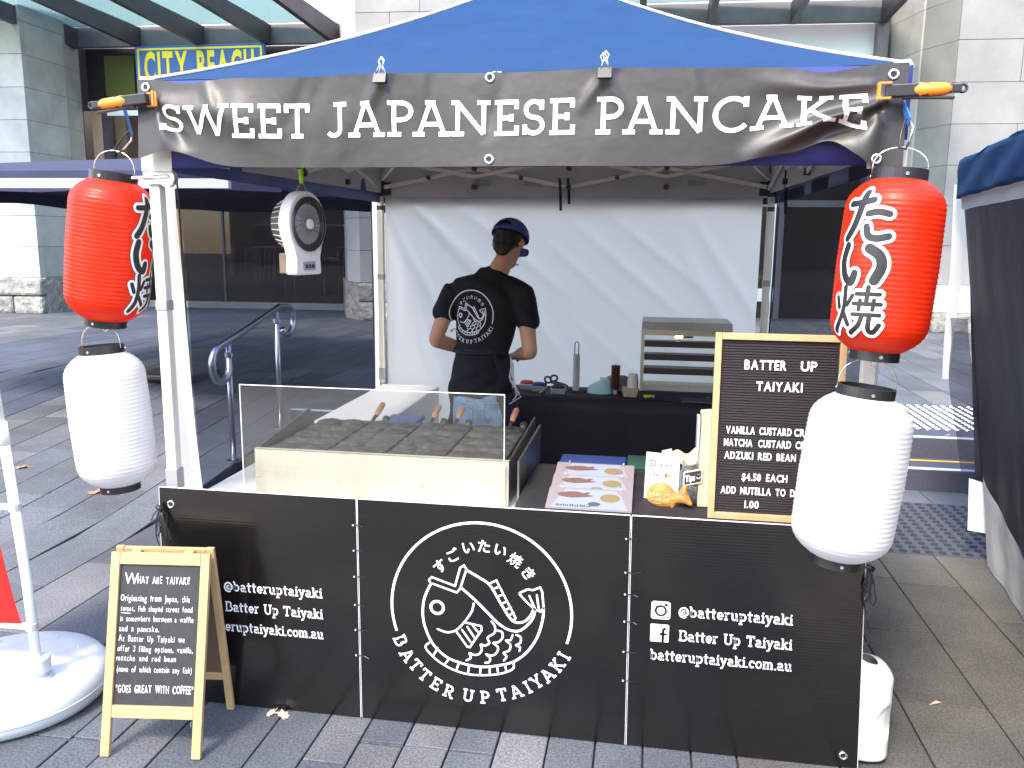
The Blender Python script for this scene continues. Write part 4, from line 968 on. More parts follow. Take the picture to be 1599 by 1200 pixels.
LOGO = {
'circ_ends': [(-0.298,-0.101),(0.297,-0.097),(-0.003,0.309),(-0.309,-0.005),(0.309,0.023)],
'mouth': [(-0.181,0.096),(-0.169,0.108),(-0.088,0.082),(-0.07,0.149),(-0.057,0.158),(-0.048,0.145),(-0.07,0.075),(-0.082,0.059),(-0.172,0.086),(-0.181,0.096)],
'body': [(-0.172,0.085),(-0.196,0.029),(-0.202,-0.032),(-0.191,-0.086),(-0.165,-0.139),(-0.118,-0.181),(-0.059,-0.2),(0.005,-0.206),(0.068,-0.194),(0.12,-0.174),(0.165,-0.133),(0.198,-0.076),(0.214,-0.015),(0.217,0.027)],
'tail': [(0.132,0.073),(0.162,0.09),(0.179,0.088),(0.204,0.1),(0.211,0.085),(0.217,0.027),(0.206,0.014),(0.189,0.019),(0.16,0.043),(0.132,0.073)],
't1': [(0.168,0.067),(0.189,0.019)],
't2': [(0.193,0.072),(0.201,0.02)],
'back': [(-0.048,0.142),(-0.008,0.121),(0.032,0.095),(0.067,0.038),(0.101,-0.016),(0.124,-0.032),(0.153,-0.026),(0.175,0.0),(0.183,0.021)],
'fin': [(0.029,0.099),(0.055,0.113),(0.122,-0.016),(0.116,-0.026)],
'f1': [(0.047,0.083),(0.066,0.092)],
'f2': [(0.061,0.056),(0.08,0.066)],
'f3': [(0.075,0.032),(0.093,0.042)],
'f4': [(0.088,0.01),(0.105,0.021)],
'f5': [(0.1,-0.008),(0.116,0.002)],
'flow': [(-0.068,0.078),(-0.025,0.043),(0.021,-0.001),(0.062,-0.04),(0.096,-0.06),(0.13,-0.063),(0.158,-0.044),(0.181,-0.012),(0.187,0.015)],
'cheek': [(-0.023,0.024),(-0.03,-0.006),(-0.054,-0.044),(-0.083,-0.077),(-0.115,-0.089),(-0.15,-0.08)],
'pec': [(-0.054,-0.047),(0.003,-0.056),(0.005,-0.07),(-0.036,-0.137),(-0.045,-0.136),(-0.086,-0.08)],
'p1': [(-0.027,-0.055),(-0.005,-0.082)],
'p2': [(-0.045,-0.063),(-0.018,-0.103)],
'p3': [(-0.064,-0.075),(-0.033,-0.118)],
's1': [(0.039,-0.036),(0.051,-0.053),(0.049,-0.077),(0.026,-0.096),(0.032,-0.115),(0.017,-0.126),(0.002,-0.124),(0.006,-0.142),(-0.004,-0.159),(-0.021,-0.164),(-0.037,-0.159),(-0.033,-0.176),(-0.048,-0.187)],
's2': [(0.059,-0.067),(0.076,-0.072),(0.077,-0.093),(0.062,-0.11),(0.046,-0.114),(0.062,-0.128),(0.058,-0.148),(0.041,-0.161),(0.022,-0.158),(0.035,-0.171),(0.031,-0.186),(0.018,-0.189)],
's3': [(0.112,-0.079),(0.105,-0.098),(0.09,-0.101),(0.105,-0.115),(0.101,-0.136),(0.082,-0.147),(0.092,-0.159),(0.083,-0.175)],
's4': [(0.125,-0.077),(0.14,-0.085),(0.139,-0.105),(0.125,-0.115),(0.138,-0.121),(0.136,-0.135)],
'belly': [(-0.177,-0.131),(-0.193,-0.154),(-0.148,-0.199),(-0.089,-0.228),(-0.036,-0.238),(0.022,-0.235),(0.074,-0.224),(0.115,-0.202),(0.115,-0.176)],
'b1': [(-0.15,-0.15),(-0.165,-0.179)],
'b2': [(-0.109,-0.185),(-0.123,-0.206)],
'b3': [(-0.074,-0.197),(-0.083,-0.224)],
'b4': [(-0.039,-0.204),(-0.042,-0.232)],
'b5': [(0.002,-0.207),(0.0,-0.233)],
'b6': [(0.034,-0.204),(0.034,-0.23)],
'b7': [(0.06,-0.198),(0.063,-0.223)],
'b8': [(0.086,-0.188),(0.092,-0.212)],
'eye': [(-0.151,-0.001),(-0.127,0.001),(-0.151,0.025)],
'jp': [(-0.14,0.15),(-0.095,0.193),(-0.041,0.222),(0.012,0.231),(0.068,0.22),(0.119,0.19),(0.164,0.146)],
'en': [(-0.284,-0.135),(-0.26,-0.188),(-0.231,-0.223),(-0.198,-0.257),(-0.157,-0.287),(-0.11,-0.311),(-0.042,-0.319),(0.017,-0.32),(0.078,-0.304),(0.127,-0.287),(0.167,-0.267),(0.198,-0.243),(0.235,-0.215),(0.268,-0.175),(0.29,-0.14)],
}
def logo_shapes(jp=True, t=.0078):
    s = []
    soft = {'body', 'back', 'flow', 'cheek', 's1', 's2', 's3', 's4', 'belly'}
    for k, p in LOGO.items():
        if k in ('circ_ends', 'eye', 'jp', 'en'): continue
        s.append(ribbon(catmull(p, 5) if k in soft else p, t*(1.05 if k in ('body', 'flow', 'back') else .85), roundcap=True))
    e = LOGO['eye']; c = e[0]; re = (V(e[1])-V(c)).length
    s.append(ribbon(arc(c[0], c[1], re*.92, re*.92, 0, 360, 28), t*1.25))
    s.append(ribbon(arc(0, 0, .312, .312, -17.5, 198.5, 90), t*1.1))
    for ch, p in zip('すごいたい焼き', LOGO['jp']):
        a = math.atan2(p[0], p[1]); g, f = glyph(ch, .004 if ch == '焼' else .018, 3); sz = .049
        mx_ = (min(q_[0] for q_ in g)+max(q_[0] for q_ in g))/2; my_ = (min(q_[1] for q_ in g)+max(q_[1] for q_ in g))/2
        s.append(([(p[0]+((u-mx_)*math.cos(a)+(v-my_)*math.sin(a))*sz, p[1]+(-(u-mx_)*math.sin(a)+(v-my_)*math.cos(a))*sz) for u, v in g], f))
    for ch, p in zip('BATTERUPTAIYAKI', LOGO['en']):
        a = math.atan2(p[0], -p[1]); g, f = slab(ch, 0, 0, .047, t=.145); w2 = max(q_[0] for q_ in g)/2
        s.append(([(p[0]+(u-w2)*math.cos(a)-(v-.022)*math.sin(a), p[1]+(u-w2)*math.sin(a)+(v-.022)*math.cos(a)) for u, v in g], f))
    return merge(*s)
LG = logo_shapes()
put(LG, lambda a, b: V((a+1.167, YF-.0016, b+.447)), 'fish_logo', 'white_ink', panels[1])
def cord(name, label, anchor, seed, spread=1):
    rr = random.Random(seed); a = V(anchor); q = MB()
    for k in range(5):
        L_ = rr.uniform(.05, .13); dx = rr.uniform(-.035, .03)*spread
        q.tube([a+V((0, -.004*k*.3, 0)), a+V((dx*.6, -.012, -L_*.4)), a+V((dx, -.010, -L_*.9)), a+V((dx+.008, -.012, -L_)), a+V((dx+.016, -.010, -L_*.85)), a+V((dx*.4+.01, -.012, -L_*.35)), a+V((.004, -.004, 0))], .0022, 5)
    q.tube([a, a+V((-.012, -.014, -.10)), a+V((-.002, -.010, -.15))], .0022, 5)
    q.tube([a+V((-.008, -.006, .006)), a+V((.012, -.006, -.006))], .009, 6)
    o = q.build(name, 'black', smooth=True); tag(o, label, 'cord', 'black cord bundles tied to the board')
cord('tie_cord', 'looped black cord bundle tied at the upper left corner of the front board', (.01, -.045, .745), 2)
cord('tie_cord', 'looped black cord bundle at the right edge of the front board under the white lantern', (2.405, -.03, .695), 4, .6)
q = MB(); q.tube([(2.41, -.032, .52), (2.424, -.03, .48), (2.418, -.035, .44), (2.408, -.034, .45)], .0022, 5); tag(q.build('tie_cord', 'black'), 'single black cord loop low on the right edge of the front board', 'cord', 'black cord bundles tied to the board')
# ================================================================== COUNTERS
ct = thing('counter_table', 'counter table under a black cloth behind the right half of the front board', 'table', (1.8, .33, 0), 'tables inside the tent')
q = MB(); q.grid(lambda u, v: V((1.268+u*1.085, .015+v*.615, .792+.0015*math.sin(u*17)*math.sin(v*9))), 20, 10); q.build('cloth_top', 'cloth_black', ct, smooth=True, solid=.003)
q = MB(); q.grid(lambda u, v: V((1.268+u*1.085, .63+.006*math.sin(u*40)*v, .790-v*.74)), 60, 6); q.grid(lambda u, v: V((1.266-.004*math.sin(u*20)*v, .015+u*.615, .790-v*.70)), 30, 6); q.build('cloth_drop', 'cloth_black', ct, smooth=True, solid=.002)
q = MB(); q.box(1.275, .02, .755, 2.345, .62, .786); q.build('table_top', 'table_white', ct)
for x, y in ((1.33, .08), (2.29, .08), (1.33, .56), (2.29, .56)):
    q = MB(); q.tube([(x, y, .002), (x, y, .756)], .014, 8); q.build('leg', 'grey_pl', ct)
wt = thing('folding_table', 'white folding table carrying the waffle griddle', 'table', (.64, .43, 0), 'tables inside the tent')
q = MB(); q.box(.045, .02, .700, 1.262, .82, .738); q.build('table_top', 'table_white', wt, bevel=.006)
for x, y in ((.12, .09), (1.19, .09), (.12, .75), (1.19, .75)):
    q = MB(); q.tube([(x, y, .002), (x, y, .702)], .014, 8); q.build('leg', 'grey_pl', wt)
sd = thing('side_table', 'long white plastic table along the left mesh wall', 'table', (.2, 1.7, 0), 'tables inside the tent')
q = MB(); q.box(.03, .86, .735, .40, 2.44, .775); q.build('table_top', 'table_white', sd, bevel=.008)
q = MB(); q.grid(lambda u, v: V((.402, .87+u*1.56, .772-v*.52+.0*u)), 30, 4); q.build('side_cloth', 'table_white', sd, solid=.003)
for x, y in ((.07, .92), (.34, .92), (.07, 2.36), (.34, 2.36)):
    q = MB(); q.tube([(x, y, .002), (x, y, .737)], .013, 8); q.build('leg', 'grey_pl', sd)
bt = thing('back_table', 'work table under a plum-black cloth in front of the white back wall', 'table', (1.6, 2.25, 0), 'tables inside the tent')
TZ = .80
q = MB(); q.box(.62, 2.09, TZ-.035, 2.34, 2.455, TZ-.008); q.build('table_top', 'table_white', bt)
q = MB(); q.grid(lambda u, v: V((.60+u*1.76, 2.07+v*.395, TZ-.003)), 20, 4)
q.grid(lambda u, v: V((.60+u*1.76, 2.068-.010*v*(1+math.sin(u*46+math.sin(u*9)*2))-.004*math.sin(u*19), TZ-.003-v*(TZ-.03))), 110, 10); q.build('cloth', 'cloth_plum', bt, smooth=True, solid=.002)
for x, y in ((.68, 2.13), (2.28, 2.13), (.68, 2.41), (2.28, 2.41)):
    q = MB(); q.tube([(x, y, .002), (x, y, TZ-.033)], .014, 8); q.build('leg', 'grey_pl', bt)

# ------------------------------------------------------------------ griddle
gr = thing('waffle_griddle', 'stainless steel fish waffle griddle with four cast iron moulds and wooden handles', 'griddle', (.74, .52, .738))
q = MB(); q.box(.252, .205, .742, 1.222, .209, .912); q.box(.252, .205, .908, 1.222, .225, .912); q.build('front_plate', 'steel', gr, bevel=.0012)
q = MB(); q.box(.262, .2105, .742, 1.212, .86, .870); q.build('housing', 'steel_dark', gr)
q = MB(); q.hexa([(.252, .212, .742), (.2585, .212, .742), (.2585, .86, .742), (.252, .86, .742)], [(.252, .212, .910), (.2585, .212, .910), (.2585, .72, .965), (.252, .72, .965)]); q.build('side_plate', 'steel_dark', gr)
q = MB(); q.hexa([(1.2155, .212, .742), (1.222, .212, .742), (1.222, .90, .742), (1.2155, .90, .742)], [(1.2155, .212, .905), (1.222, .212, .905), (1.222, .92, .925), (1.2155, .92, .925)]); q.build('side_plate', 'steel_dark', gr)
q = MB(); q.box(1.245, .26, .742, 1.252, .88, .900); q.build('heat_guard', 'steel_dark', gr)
for k in range(3):
    q = MB(); q.tube([(.262+k*.32, .2035, .80), (.262+k*.32, .2055, .80)], .003, 8); q.build('rivet', 'chrome', gr)
def mould(x0, w_, hx):
    q = MB(); q.box(x0, .235, .872, x0+w_, .83, .895)
    o = q.build('mould_plate', 'iron', gr, bevel=.004)
    q = MB()
    for i in range(5):
        for j in range(2):
            cx, cy = x0+w_*(.27+.46*j), .295+i*.118
            def fish(u, v, cx=cx, cy=cy):
                a = u*2*math.pi; rr_ = 1-v; ax = math.cos(a)*rr_; ay = math.sin(a)*rr_
                wx = .050*(1+.25*math.cos(a*2))*ax; wy = .044*ay
                return V((cx+wx, cy+wy, .896+.013*(1-rr_**2)**.5*(1+.30*math.sin(ax*11)*math.cos(ay*6))))
            q.grid(fish, 14, 5)
    q.build('mould_relief', 'iron', o, smooth=True)
    q = MB(); q.box(x0, .2300, .876, x0+.03, .2350, .893); q.box(x0+w_-.03, .2300, .876, x0+w_, .2350, .893); q.build('hinge', 'steel_dark', o)
    q = MB(); q.tube([(hx, .825, .885), (hx, .87, .900), (hx+.004, .90, .915)], .008, 8); q.tube([(hx+.06, .83, .885), (hx+.06, .86, .905)], .016, 10); q.build('handle_rod', 'fan_grille', o, smooth=True)
    q = MB(); q.tube([(hx+.003, .885, .906), (hx+.006, .91, .922), (hx+.012, .955, .945), (hx+.014, .965, .95)], [.010, .0135, .0135, .007], 10); q.build('wooden_handle', 'wood_handle', o, smooth=True)
for x0, hx in ((.275, .50), (.507, .765), (.739, .875), (.971, 1.12)): mould(x0, .222, hx)
ag = thing('splash_guard', 'clear acrylic splash guard standing in front of the steel griddle', 'splash guard', (.73, .12, .738))
q = MB(); q.box(.250, .118, .740, 1.218, .122, 1.168); q.build('front_sheet', 'acrylic', ag)
q = MB(); q.box(.250, .1175, 1.168, 1.2205, .1225, 1.1705); q.box(1.218, .1175, .740, 1.2205, .1225, 1.168); q.box(.2475, .1175, .740, .250, .1225, 1.1705); q.build('edge', 'acrylic_edge', ag)
q = MB(); q.box(.252, .1225, .740, .256, .205, .90); q.box(1.212, .1225, .740, 1.216, .205, .90); q.build('return_sheet', 'acrylic', ag)

def crate(name, x0, y0, z0, x1, y1, z1, m, label, cat='tub', group=None):
    t = thing(name, label, cat, ((x0+x1)/2, (y0+y1)/2, z0), group)
    q = MB(); i = .02; w_ = .006
    q.hexa([(x0+i, y0+i, z0), (x1-i, y0+i, z0), (x1-i, y1-i, z0), (x0+i, y1-i, z0)], [(x0, y0, z1), (x1, y0, z1), (x1, y1, z1), (x0, y1, z1)]); q.build('body', m, t, bevel=.006)
    q = MB(); q.box(x0-.01, y0-.01, z1, x1+.01, y1+.01, z1+.022); q.build('lid', m, t, bevel=.006); return t
crate('storage_tub', 1.345, .70, .002, 1.615, 1.02, .715, 'blue_pl', 'blue plastic storage tub behind the menu sheets', group='blue tubs behind the counters')
crate('storage_tub', 1.64, .68, .002, 1.86, .98, .735, 'green_pl', 'dark green tub beside the blue tub behind the card reader')
crate('storage_tub', .45, 1.00, .002, .60, 1.32, .80, 'blue_pl', 'tall blue plastic tub behind the griddle handles', group='blue tubs behind the counters')

# ------------------------------------------------------------------ menu sheets
FISH = [(-.5, .02), (-.38, .16), (-.20, .24), (.02, .26), (.18, .16), (.28, .24), (.38, .22), (.30, .05), (.50, -.02), (.34, -.10), (.15, -.16), (-.10, -.22), (-.36, -.16)]
for k, (y0, z0, fl) in enumerate(((.055, .7955, 'grey_ink'), (.238, .7965, 'green_ink'), (.405, .7975, None))):
    lab = ['nearest of the three laminated menu sheets, with a dark round filling swatch', 'middle laminated menu sheet with a pale green filling swatch', 'farthest laminated menu sheet, beside the blue storage tub'][k]
    t = thing('menu_sheet', lab, 'menu', (1.50, y0, .793), 'laminated menu sheets on the counter')
    x0, x1 = 1.372-.004*k, 1.664; dy = .150 if k == 0 else .135; dz = .030
    def mp(a, b, off=0, x0=x0, x1=x1, y0=y0, z0=z0, dy=dy, dz=dz): return V((x0+(x1-x0)*a, y0+dy*b-off*.25, z0+dz*b+off))
    q = MB(); q.hexa([mp(0, 0), mp(1, 0), mp(1, 1), mp(0, 1)], [mp(0, 0, .002), mp(1, 0, .002), mp(1, 1, .002), mp(0, 1, .002)]); q.build('sheet', 'menu_pink', t)
    put(([(.05, .06), (.96, .06), (.86, .72), (.80, .94), (.20, .94)], [(0, 1, 2, 3, 4)]), lambda a, b: mp(a, b, .0026), 'print_panel', 'menu_blue', t)
    put(fill([(.33+p[0]*.46, .66+p[1]*.62) for p in FISH]), lambda a, b: mp(a, b, .0031), 'fish_print', 'brown_ink', t)
    put(fill([(.74+p[0]*.24, .58+p[1]*.46*(1 if k else 1)) for p in arc(0, 0, .5, .42, 0, 340, 14)]), lambda a, b: mp(a, b, .0031), 'filling_print', 'yellow_ink', t)
    if fl: put(fill(arc(.56, .27, .075, .10, 0, 345, 14)), lambda a, b: mp(a, b, .0031), 'swatch_print', fl, t)
    rr = random.Random(k); xx = .12; bars = []
    while xx < .52:
        w_ = rr.uniform(.008, .02); bars.append(rect2(xx, .12, xx+w_, .12+rr.uniform(.06, .11))); xx += w_+rr.uniform(.006, .018)
    put(merge(*bars), lambda a, b: mp(a, b, .0031), 'print_line', 'dark_ink', t)
    for a in (.16, .86):
        q = MB(); q.ring(mp(a, 1.0, .006), .010, .0013, (1, .2, 0), seg=14); q.build('ring', 'chrome', t)
# ------------------------------------------------------------------ payment card, fish waffle, jar
cd = thing('payment_card', 'white card reading Square and VISA standing on the black counter', 'card', (1.765, .235, .794), rot=(0, 0, 0))
def cp(a, b, off=0): 
    p0 = V((1.703, .238, .795)); ux_ = V((.118, -.022, -.0015)); uz = V((.004, .045, .158))
    return p0+ux_*a+uz*b+V((-.02, -.10, .03)).normalized()*off
q = MB(); q.hexa([cp(0, 0), cp(1, 0), cp(1, 0, -.0015), cp(0, 0, -.0015)], [cp(0, 1), cp(1, 1), cp(1, 1, -.0015), cp(0, 1, -.0015)]); q.build('card_sheet', 'paper', cd)
A_ = .118/.158
def cput(shape, name, m, off=.0008): put(([(p[0], p[1]) for p in shape[0]], shape[1]), lambda a, b: cp(a, b*A_, off), name, m, cd)
cput(merge(ribbon([(.13, 1.10), (.28, 1.10), (.28, .95), (.13, .95), (.13, 1.10)], .028), rect2(.185, 1.005, .225, 1.045)), 'square_mark', 'dark_ink')
cput(merge(sans('Square', .34, .96, .155, off=.012, fit=.46, gap=.07)), 'lettering', 'dark_ink')
cput(merge(sans('VISA', .13, .66, .125, off=.03, fit=.27, gap=.06)), 'lettering', 'dark_ink')
cput(disc(.63, .71, .062), 'red_disc', 'card_red', .0008); cput(disc(.715, .71, .062), 'orange_disc', 'card_orange', .0011)
tk = thing('fish_waffle', 'golden fish-shaped waffle leaning on the white payment card', 'food', (1.78, .155, .794))
BODY = [(-.075, -.003), (-.071, .016), (-.060, .030), (-.042, .040), (-.020, .043), (.002, .036), (.018, .022), (.030, .012), (.040, .022), (.050, .038), (.062, .046), (.066, .036), (.064, .022), (.070, .006), (.078, -.012), (.084, -.026), (.078, -.032), (.060, -.026), (.044, -.024), (.030, -.026), (.022, -.036), (.014, -.044), (.004, -.040), (-.012, -.041), (-.040, -.040), (-.062, -.028), (-.072, -.016)]
def inflate(outline, thick, nlev=5):
    q = MB(); n = len(outline); cx = sum(p[0] for p in outline)/n; cy = sum(p[1] for p in outline)/n; O = catmull(outline+[outline[0]], 3)[:-1]; n = len(O); rows = []
    tri = tessellate_polygon([[V((p[0], p[1], 0)) for p in O]])
    b = bmesh.new(); bv = [b.verts.new((p[0], p[1], 0)) for p in O]
    for t in tri:
        try: b.faces.new([bv[i] for i in t])
        except ValueError: pass
    for _ in range(3):
        es = [e for e in b.edges if e.calc_length() > .007]; bmesh.ops.subdivide_edges(b, edges=es, cuts=1); bmesh.ops.triangulate(b, faces=[f for f in b.faces if len(f.verts) > 3])
    b.verts.index_update(); out = []
    for v in b.verts:
        d = 9
        for i in range(n):
            a, c = V(O[i]), V(O[(i+1) % n]); e = c-a; t = max(0, min(1, (V((v.co.x, v.co.y))-a).dot(e)/e.length_squared)); d = min(d, (V((v.co.x, v.co.y))-a-e*t).length)
        out.append((v.co.x, v.co.y, thick*min(1, d/.016)**.55))
    fs = [tuple(v.index for v in f.verts) for f in b.faces]; b.free(); return out, fs
pts, fs = inflate(BODY, .016)
def tkp(x, y, z): return V((1.785+x*.98, .150+y*.34-z*.90, .836+y*.90+z*.30+x*-.02))
q = MB(); q.add([tkp(a, b, c+.0016*math.sin(a*420+b*260)*math.sin(a*-260+b*400)*(1 if a < .02 else .2)) for a, b, c in pts], fs); q.add([tkp(a, b, -c) for a, b, c in pts], [f[::-1] for f in fs]); q.build('waffle_body', 'taiyaki', tk, smooth=True)
sv = []
for i in range(4):
    for j in range(3): sv.append(ribbon(arc(-.030+i*.014, .018-j*.018-(i % 2)*.006, .008, .009, 100, 260, 8), .0016))
sv.append(ribbon(arc(-.066, .0, .022, .030, -50, 50, 9), .0018)); sv.append(ribbon(arc(-.060, .014, .0035, .0035, 0, 360, 10), .0018))
sv += [ribbon([(.034+k*.006, .008), (.052+k*.004, .030-k*.018)], .0016) for k in range(4)]
put(merge(*sv), lambda a, b: tkp(a, b, .0168), 'scale_lines', 'brown_ink', tk)
jr = thing('tip_jar', 'glass tip jar of coins with a small black sign reading Tips', 'jar', (1.862, .215, .794))
C_ = (1.862, .215)
q = MB(); q.lathe([(.030, .795), (.037, .800), (.038, .86), (.037, .905), (.031, .918), (.031, .934), (.0335, .936), (.0335, .940), (.029, .940), (.029, .918), (.035, .903), (.036, .86), (.035, .802), (.0, .799)], (*C_, 0), 32, cap=False); q.build('glass', 'glassjar', jr, smooth=True)
q = MB(); rr = random.Random(4)
for k in range(46):
    a, r_ = rr.uniform(0, 6.28), rr.uniform(0, .025); c = V((C_[0]+r_*math.cos(a), C_[1]+r_*math.sin(a), .803+k*.0011)); n = V((rr.uniform(-.5, .5), rr.uniform(-.5, .5), 1)).normalized()
    q.tube([c, c+n*.0018], rr.choice([.009, .011, .012]), 10)
q.build('coins', 'chrome', jr, kind='stuff')
def tp(a, b, off=0): return V((1.833+.064*a, .165+.006*a-off, .868+.014*a+b*.050))
q = MB(); o4 = rrect(0, 0, 1, 1, .12, 4); n = len(o4); q.add([tp(a, b, .0) for a, b in o4]+[tp(a, b, .004) for a, b in o4], [tuple(range(n)), tuple(range(2*n-1, n-1, -1))]+[(i, (i+1) % n, n+(i+1) % n, n+i) for i in range(n)]); q.build('sign_border', 'cream', jr)
put(fill(rrect(.07, .09, .93, .91, .08)), lambda a, b: tp(a, b, .0046), 'sign_face', 'chalkboard', jr)
put(merge(sans('Tips', .12, .28, .62, off=.05, fit=.50, gap=.08), ribbon(arc(.80, .48, .085, .13, 190, 350, 9), .045), disc(.765, .66, .022, 8), disc(.84, .66, .022, 8)), lambda a, b: tp(a, b, .0052), 'lettering', 'chalk', jr)
# ------------------------------------------------------------------ letter board
lb = thing('letter_board', 'black letter board menu in an oak frame with white letters on the counter', 'letter board', (2.11, .09, .794))
LX0, LX1, LZ0, LZ1 = 1.912, 2.318, .795, 1.405
def lp(x, z, off=0): return V((x, .075+(z-.795)*.06-off, z))
def lbar(mb, x0, z0, x1, z1, o0, o1): mb.hexa([lp(x0, z0, o0), lp(x1, z0, o0), lp(x1, z0, o1), lp(x0, z0, o1)], [lp(x0, z1, o0), lp(x1, z1, o0), lp(x1, z1, o1), lp(x0, z1, o1)])
for a in ((LX0, LZ0, LX0+.021, LZ1), (LX1-.021, LZ0, LX1, LZ1), (LX0+.0215, LZ0, LX1-.0215, LZ0+.021), (LX0+.0215, LZ1-.021, LX1-.0215, LZ1)):
    q = MB(); lbar(q, *a, 0, .020); q.build('frame_rail', 'oak', lb, bevel=.002)
q = MB(); lbar(q, LX0+.02, LZ0+.02, LX1-.02, LZ1-.02, .001, .006); q.build('backing', 'felt', lb)
q = MB(); z = LZ0+.024; n = 0
while z < LZ1-.026: lbar(q, LX0+.0212, z, LX1-.0212, z+.0052, .0062, .0105); z += .0088
q.build('felt_ridges', 'felt', lb, kind='stuff')
LL = lambda s, x0, z, w_, h=.0235: per_letter(sans, s, x0, z, h*1.42, off=.028, fit=w_, gap=.10, space=.5)
for s_ in sum([LL('BATTER', 2.007, 1.290, .130, .030), LL('UP', 2.181, 1.290, .050, .030), LL('TAIYAKI', 2.047, 1.222, .143, .029), LL('VANILLA CUSTARD', 1.959, 1.079, .205), LL('CREAM', 2.172, 1.079, .085), LL('MATCHA', 1.954, 1.038, .090), LL('CUSTARD CREAM', 2.062, 1.038, .190),
          LL('ADZUKI RED BEAN', 1.957, .996, .225), LL('$4.50 EACH', 2.016, .926, .143), LL('ADD NUTELLA TO DO', 1.951, .880, .252), LL('1.00', 2.029, .835, .045)], []): put(s_, lambda a, b: lp(a, b, .0125), 'letter', 'letter_pl', lb)
pb = thing('paper_bag', 'brown kraft paper bag standing behind the letter board', 'bag', (1.905, .24, .794))
q = MB(); q.hexa([(1.885, .17, .795), (2.02, .17, .795), (2.02, .30, .795), (1.885, .30, .795)], [(1.888, .18, 1.115), (2.02, .18, 1.13), (2.02, .27, 1.13), (1.888, .28, 1.115)]); q.build('bag_body', 'kraft', pb, bevel=.003)
q = MB(); q.box(1.876, .20, .99, 1.884, .27, 1.10); q.build('receipt', 'paper', pb)
tb = thing('takeout_box', 'open foil takeout tray holding kraft paper behind the tip jar', 'food tray', (1.84, .45, .794))
q = MB(); q.hexa([(1.775, .40, .795), (1.905, .40, .795), (1.905, .53, .795), (1.775, .53, .795)], [(1.762, .39, .870), (1.915, .39, .868), (1.915, .54, .868), (1.762, .54, .870)]); q.build('tray', 'cloth_black', tb, bevel=.003)
q = MB(); q.grid(lambda u, v: V((1.80+u*.115, .42+v*.08, .875+.055*math.sin(v*2.6)*(.5+.5*u)+.012*math.sin(u*9))), 12, 10); q.build('crumpled_paper', 'kraft', tb, smooth=True, solid=.001)
q = MB(); q.add([(1.762, .40, .87), (1.762, .50, .87), (1.765, .42, .925), (1.80, .46, .925)], [(0, 1, 3, 2)]); q.add([(1.765, .42, .925), (1.80, .46, .925), (1.82, .44, .875), (1.80, .40, .872)], [(0, 1, 2, 3)]); q.build('foil_flap', 'foil', tb, solid=.001)

# ------------------------------------------------------------------ things on the back table
T = TZ
wm = thing('food_warmer', 'stainless countertop food warmer with shelves and a lit warm bulb on the back table', 'food warmer', (1.915, 2.22, T))
x0, x1, y0, y1 = 1.665, 2.165, 2.085, 2.42
q = MB(); q.box(x0, y0, T, x1, y1, T+.055); q.build('base', 'black', wm, bevel=.003)
q = MB(); q.hexa([(x0, y0, T+.405), (x1, y0, T+.405), (x1, y1, T+.405), (x0, y1, T+.405)], [(x0+.003, y0+.02, T+.448), (x1-.003, y0+.02, T+.448), (x1-.003, y1, T+.448), (x0+.003, y1, T+.448)]); q.build('top_cover', 'steel', wm, bevel=.003)
q = MB(); q.box(x0, y0-.002, T+.375, x1, y0+.004, T+.405); q.build('top_rail', 'brass_steel', wm)
for x in (x0, x1-.018):
    for y in (y0, y1-.018):
        q = MB(); q.box(x, y, T+.056, x+.018, y+.018, T+.404); q.build('post', 'brass_steel', wm)
for z in (.060, .155, .235, .31):
    q = MB(); q.box(x0+.02, y0+.03, T+z, x1-.02, y1-.02, T+z+.004); q.box(x0+.019, y0+.02, T+z-.004, x1-.019, y0+.028, T+z+.030); q.build('shelf', 'warmer_shelf' if z > .1 else 'brass_steel', wm)
q = MB(); q.box(x0+.022, y0+.004, T+.058, x1-.022, y0+.012, T+.085); q.build('front_strip', 'steel', wm)
for x, a, b in ((x0+.003, y0+.02, y1-.02), (x1-.006, y0+.02, y1-.02)):
    q = MB(); q.box(x, a, T+.06, x+.003, b, T+.40); q.build('side_pane', 'shop_glass', wm)
q = MB(); q.box(x0+.02, y1-.008, T+.06, x1-.02, y1-.004, T+.40); q.build('back_pane', 'acrylic', wm)
q = MB(); q.tube([(1.86, 2.26, T+.352), (1.90, 2.26, T+.352)], .008, 8); q.build('bulb', 'lamp', wm, smooth=True)
q = MB(); q.tube([(1.90, 2.26, T+.352), (1.96, 2.26, T+.354)], .010, 8); q.build('bulb_socket', 'fan_white', wm)
put(sans('apuro', 1.69, T+.020, .028, off=.03, fit=.06, gap=.1), lambda a, b: V((a, y0-.0012, b)), 'lettering', 'sign_yellow', wm)
q = MB(); q.tube([(2.05, y0-.0, T+.028), (2.05, y0-.012, T+.028)], .010, 12); q.build('dial', 'green_pl', wm)
q = MB(); q.box(1.90, y0-.035, T+.002, 2.12, y0-.005, T+.010); q.build('crumb_tray', 'chrome', wm)
ph = thing('paper_towel_holder', 'upright paper towel roll on a wire stand against the white back wall', 'paper towel', (1.285, 2.30, T))
q = MB(); q.tube([(1.285, 2.30, T+.006), (1.285, 2.30, T+.225)], .021, 20); q.build('roll', 'cream', ph, smooth=False)
q = MB(); q.tube([(1.273, 2.30, T+.22), (1.273, 2.30, T+.285), (1.279, 2.30, T+.298), (1.291, 2.30, T+.298), (1.297, 2.30, T+.285), (1.297, 2.30, T+.22)], .003, 6); q.ring((1.285, 2.30, T+.004), .062, .003); q.ring((1.285, 2.30, T+.004), .04, .003); q.build('wire_stand', 'fan_grille', ph, smooth=True)
sb = thing('sauce_bottle', 'squeeze bottle of chocolate sauce standing upside down beside the paper cups', 'bottle', (1.522, 2.25, T))
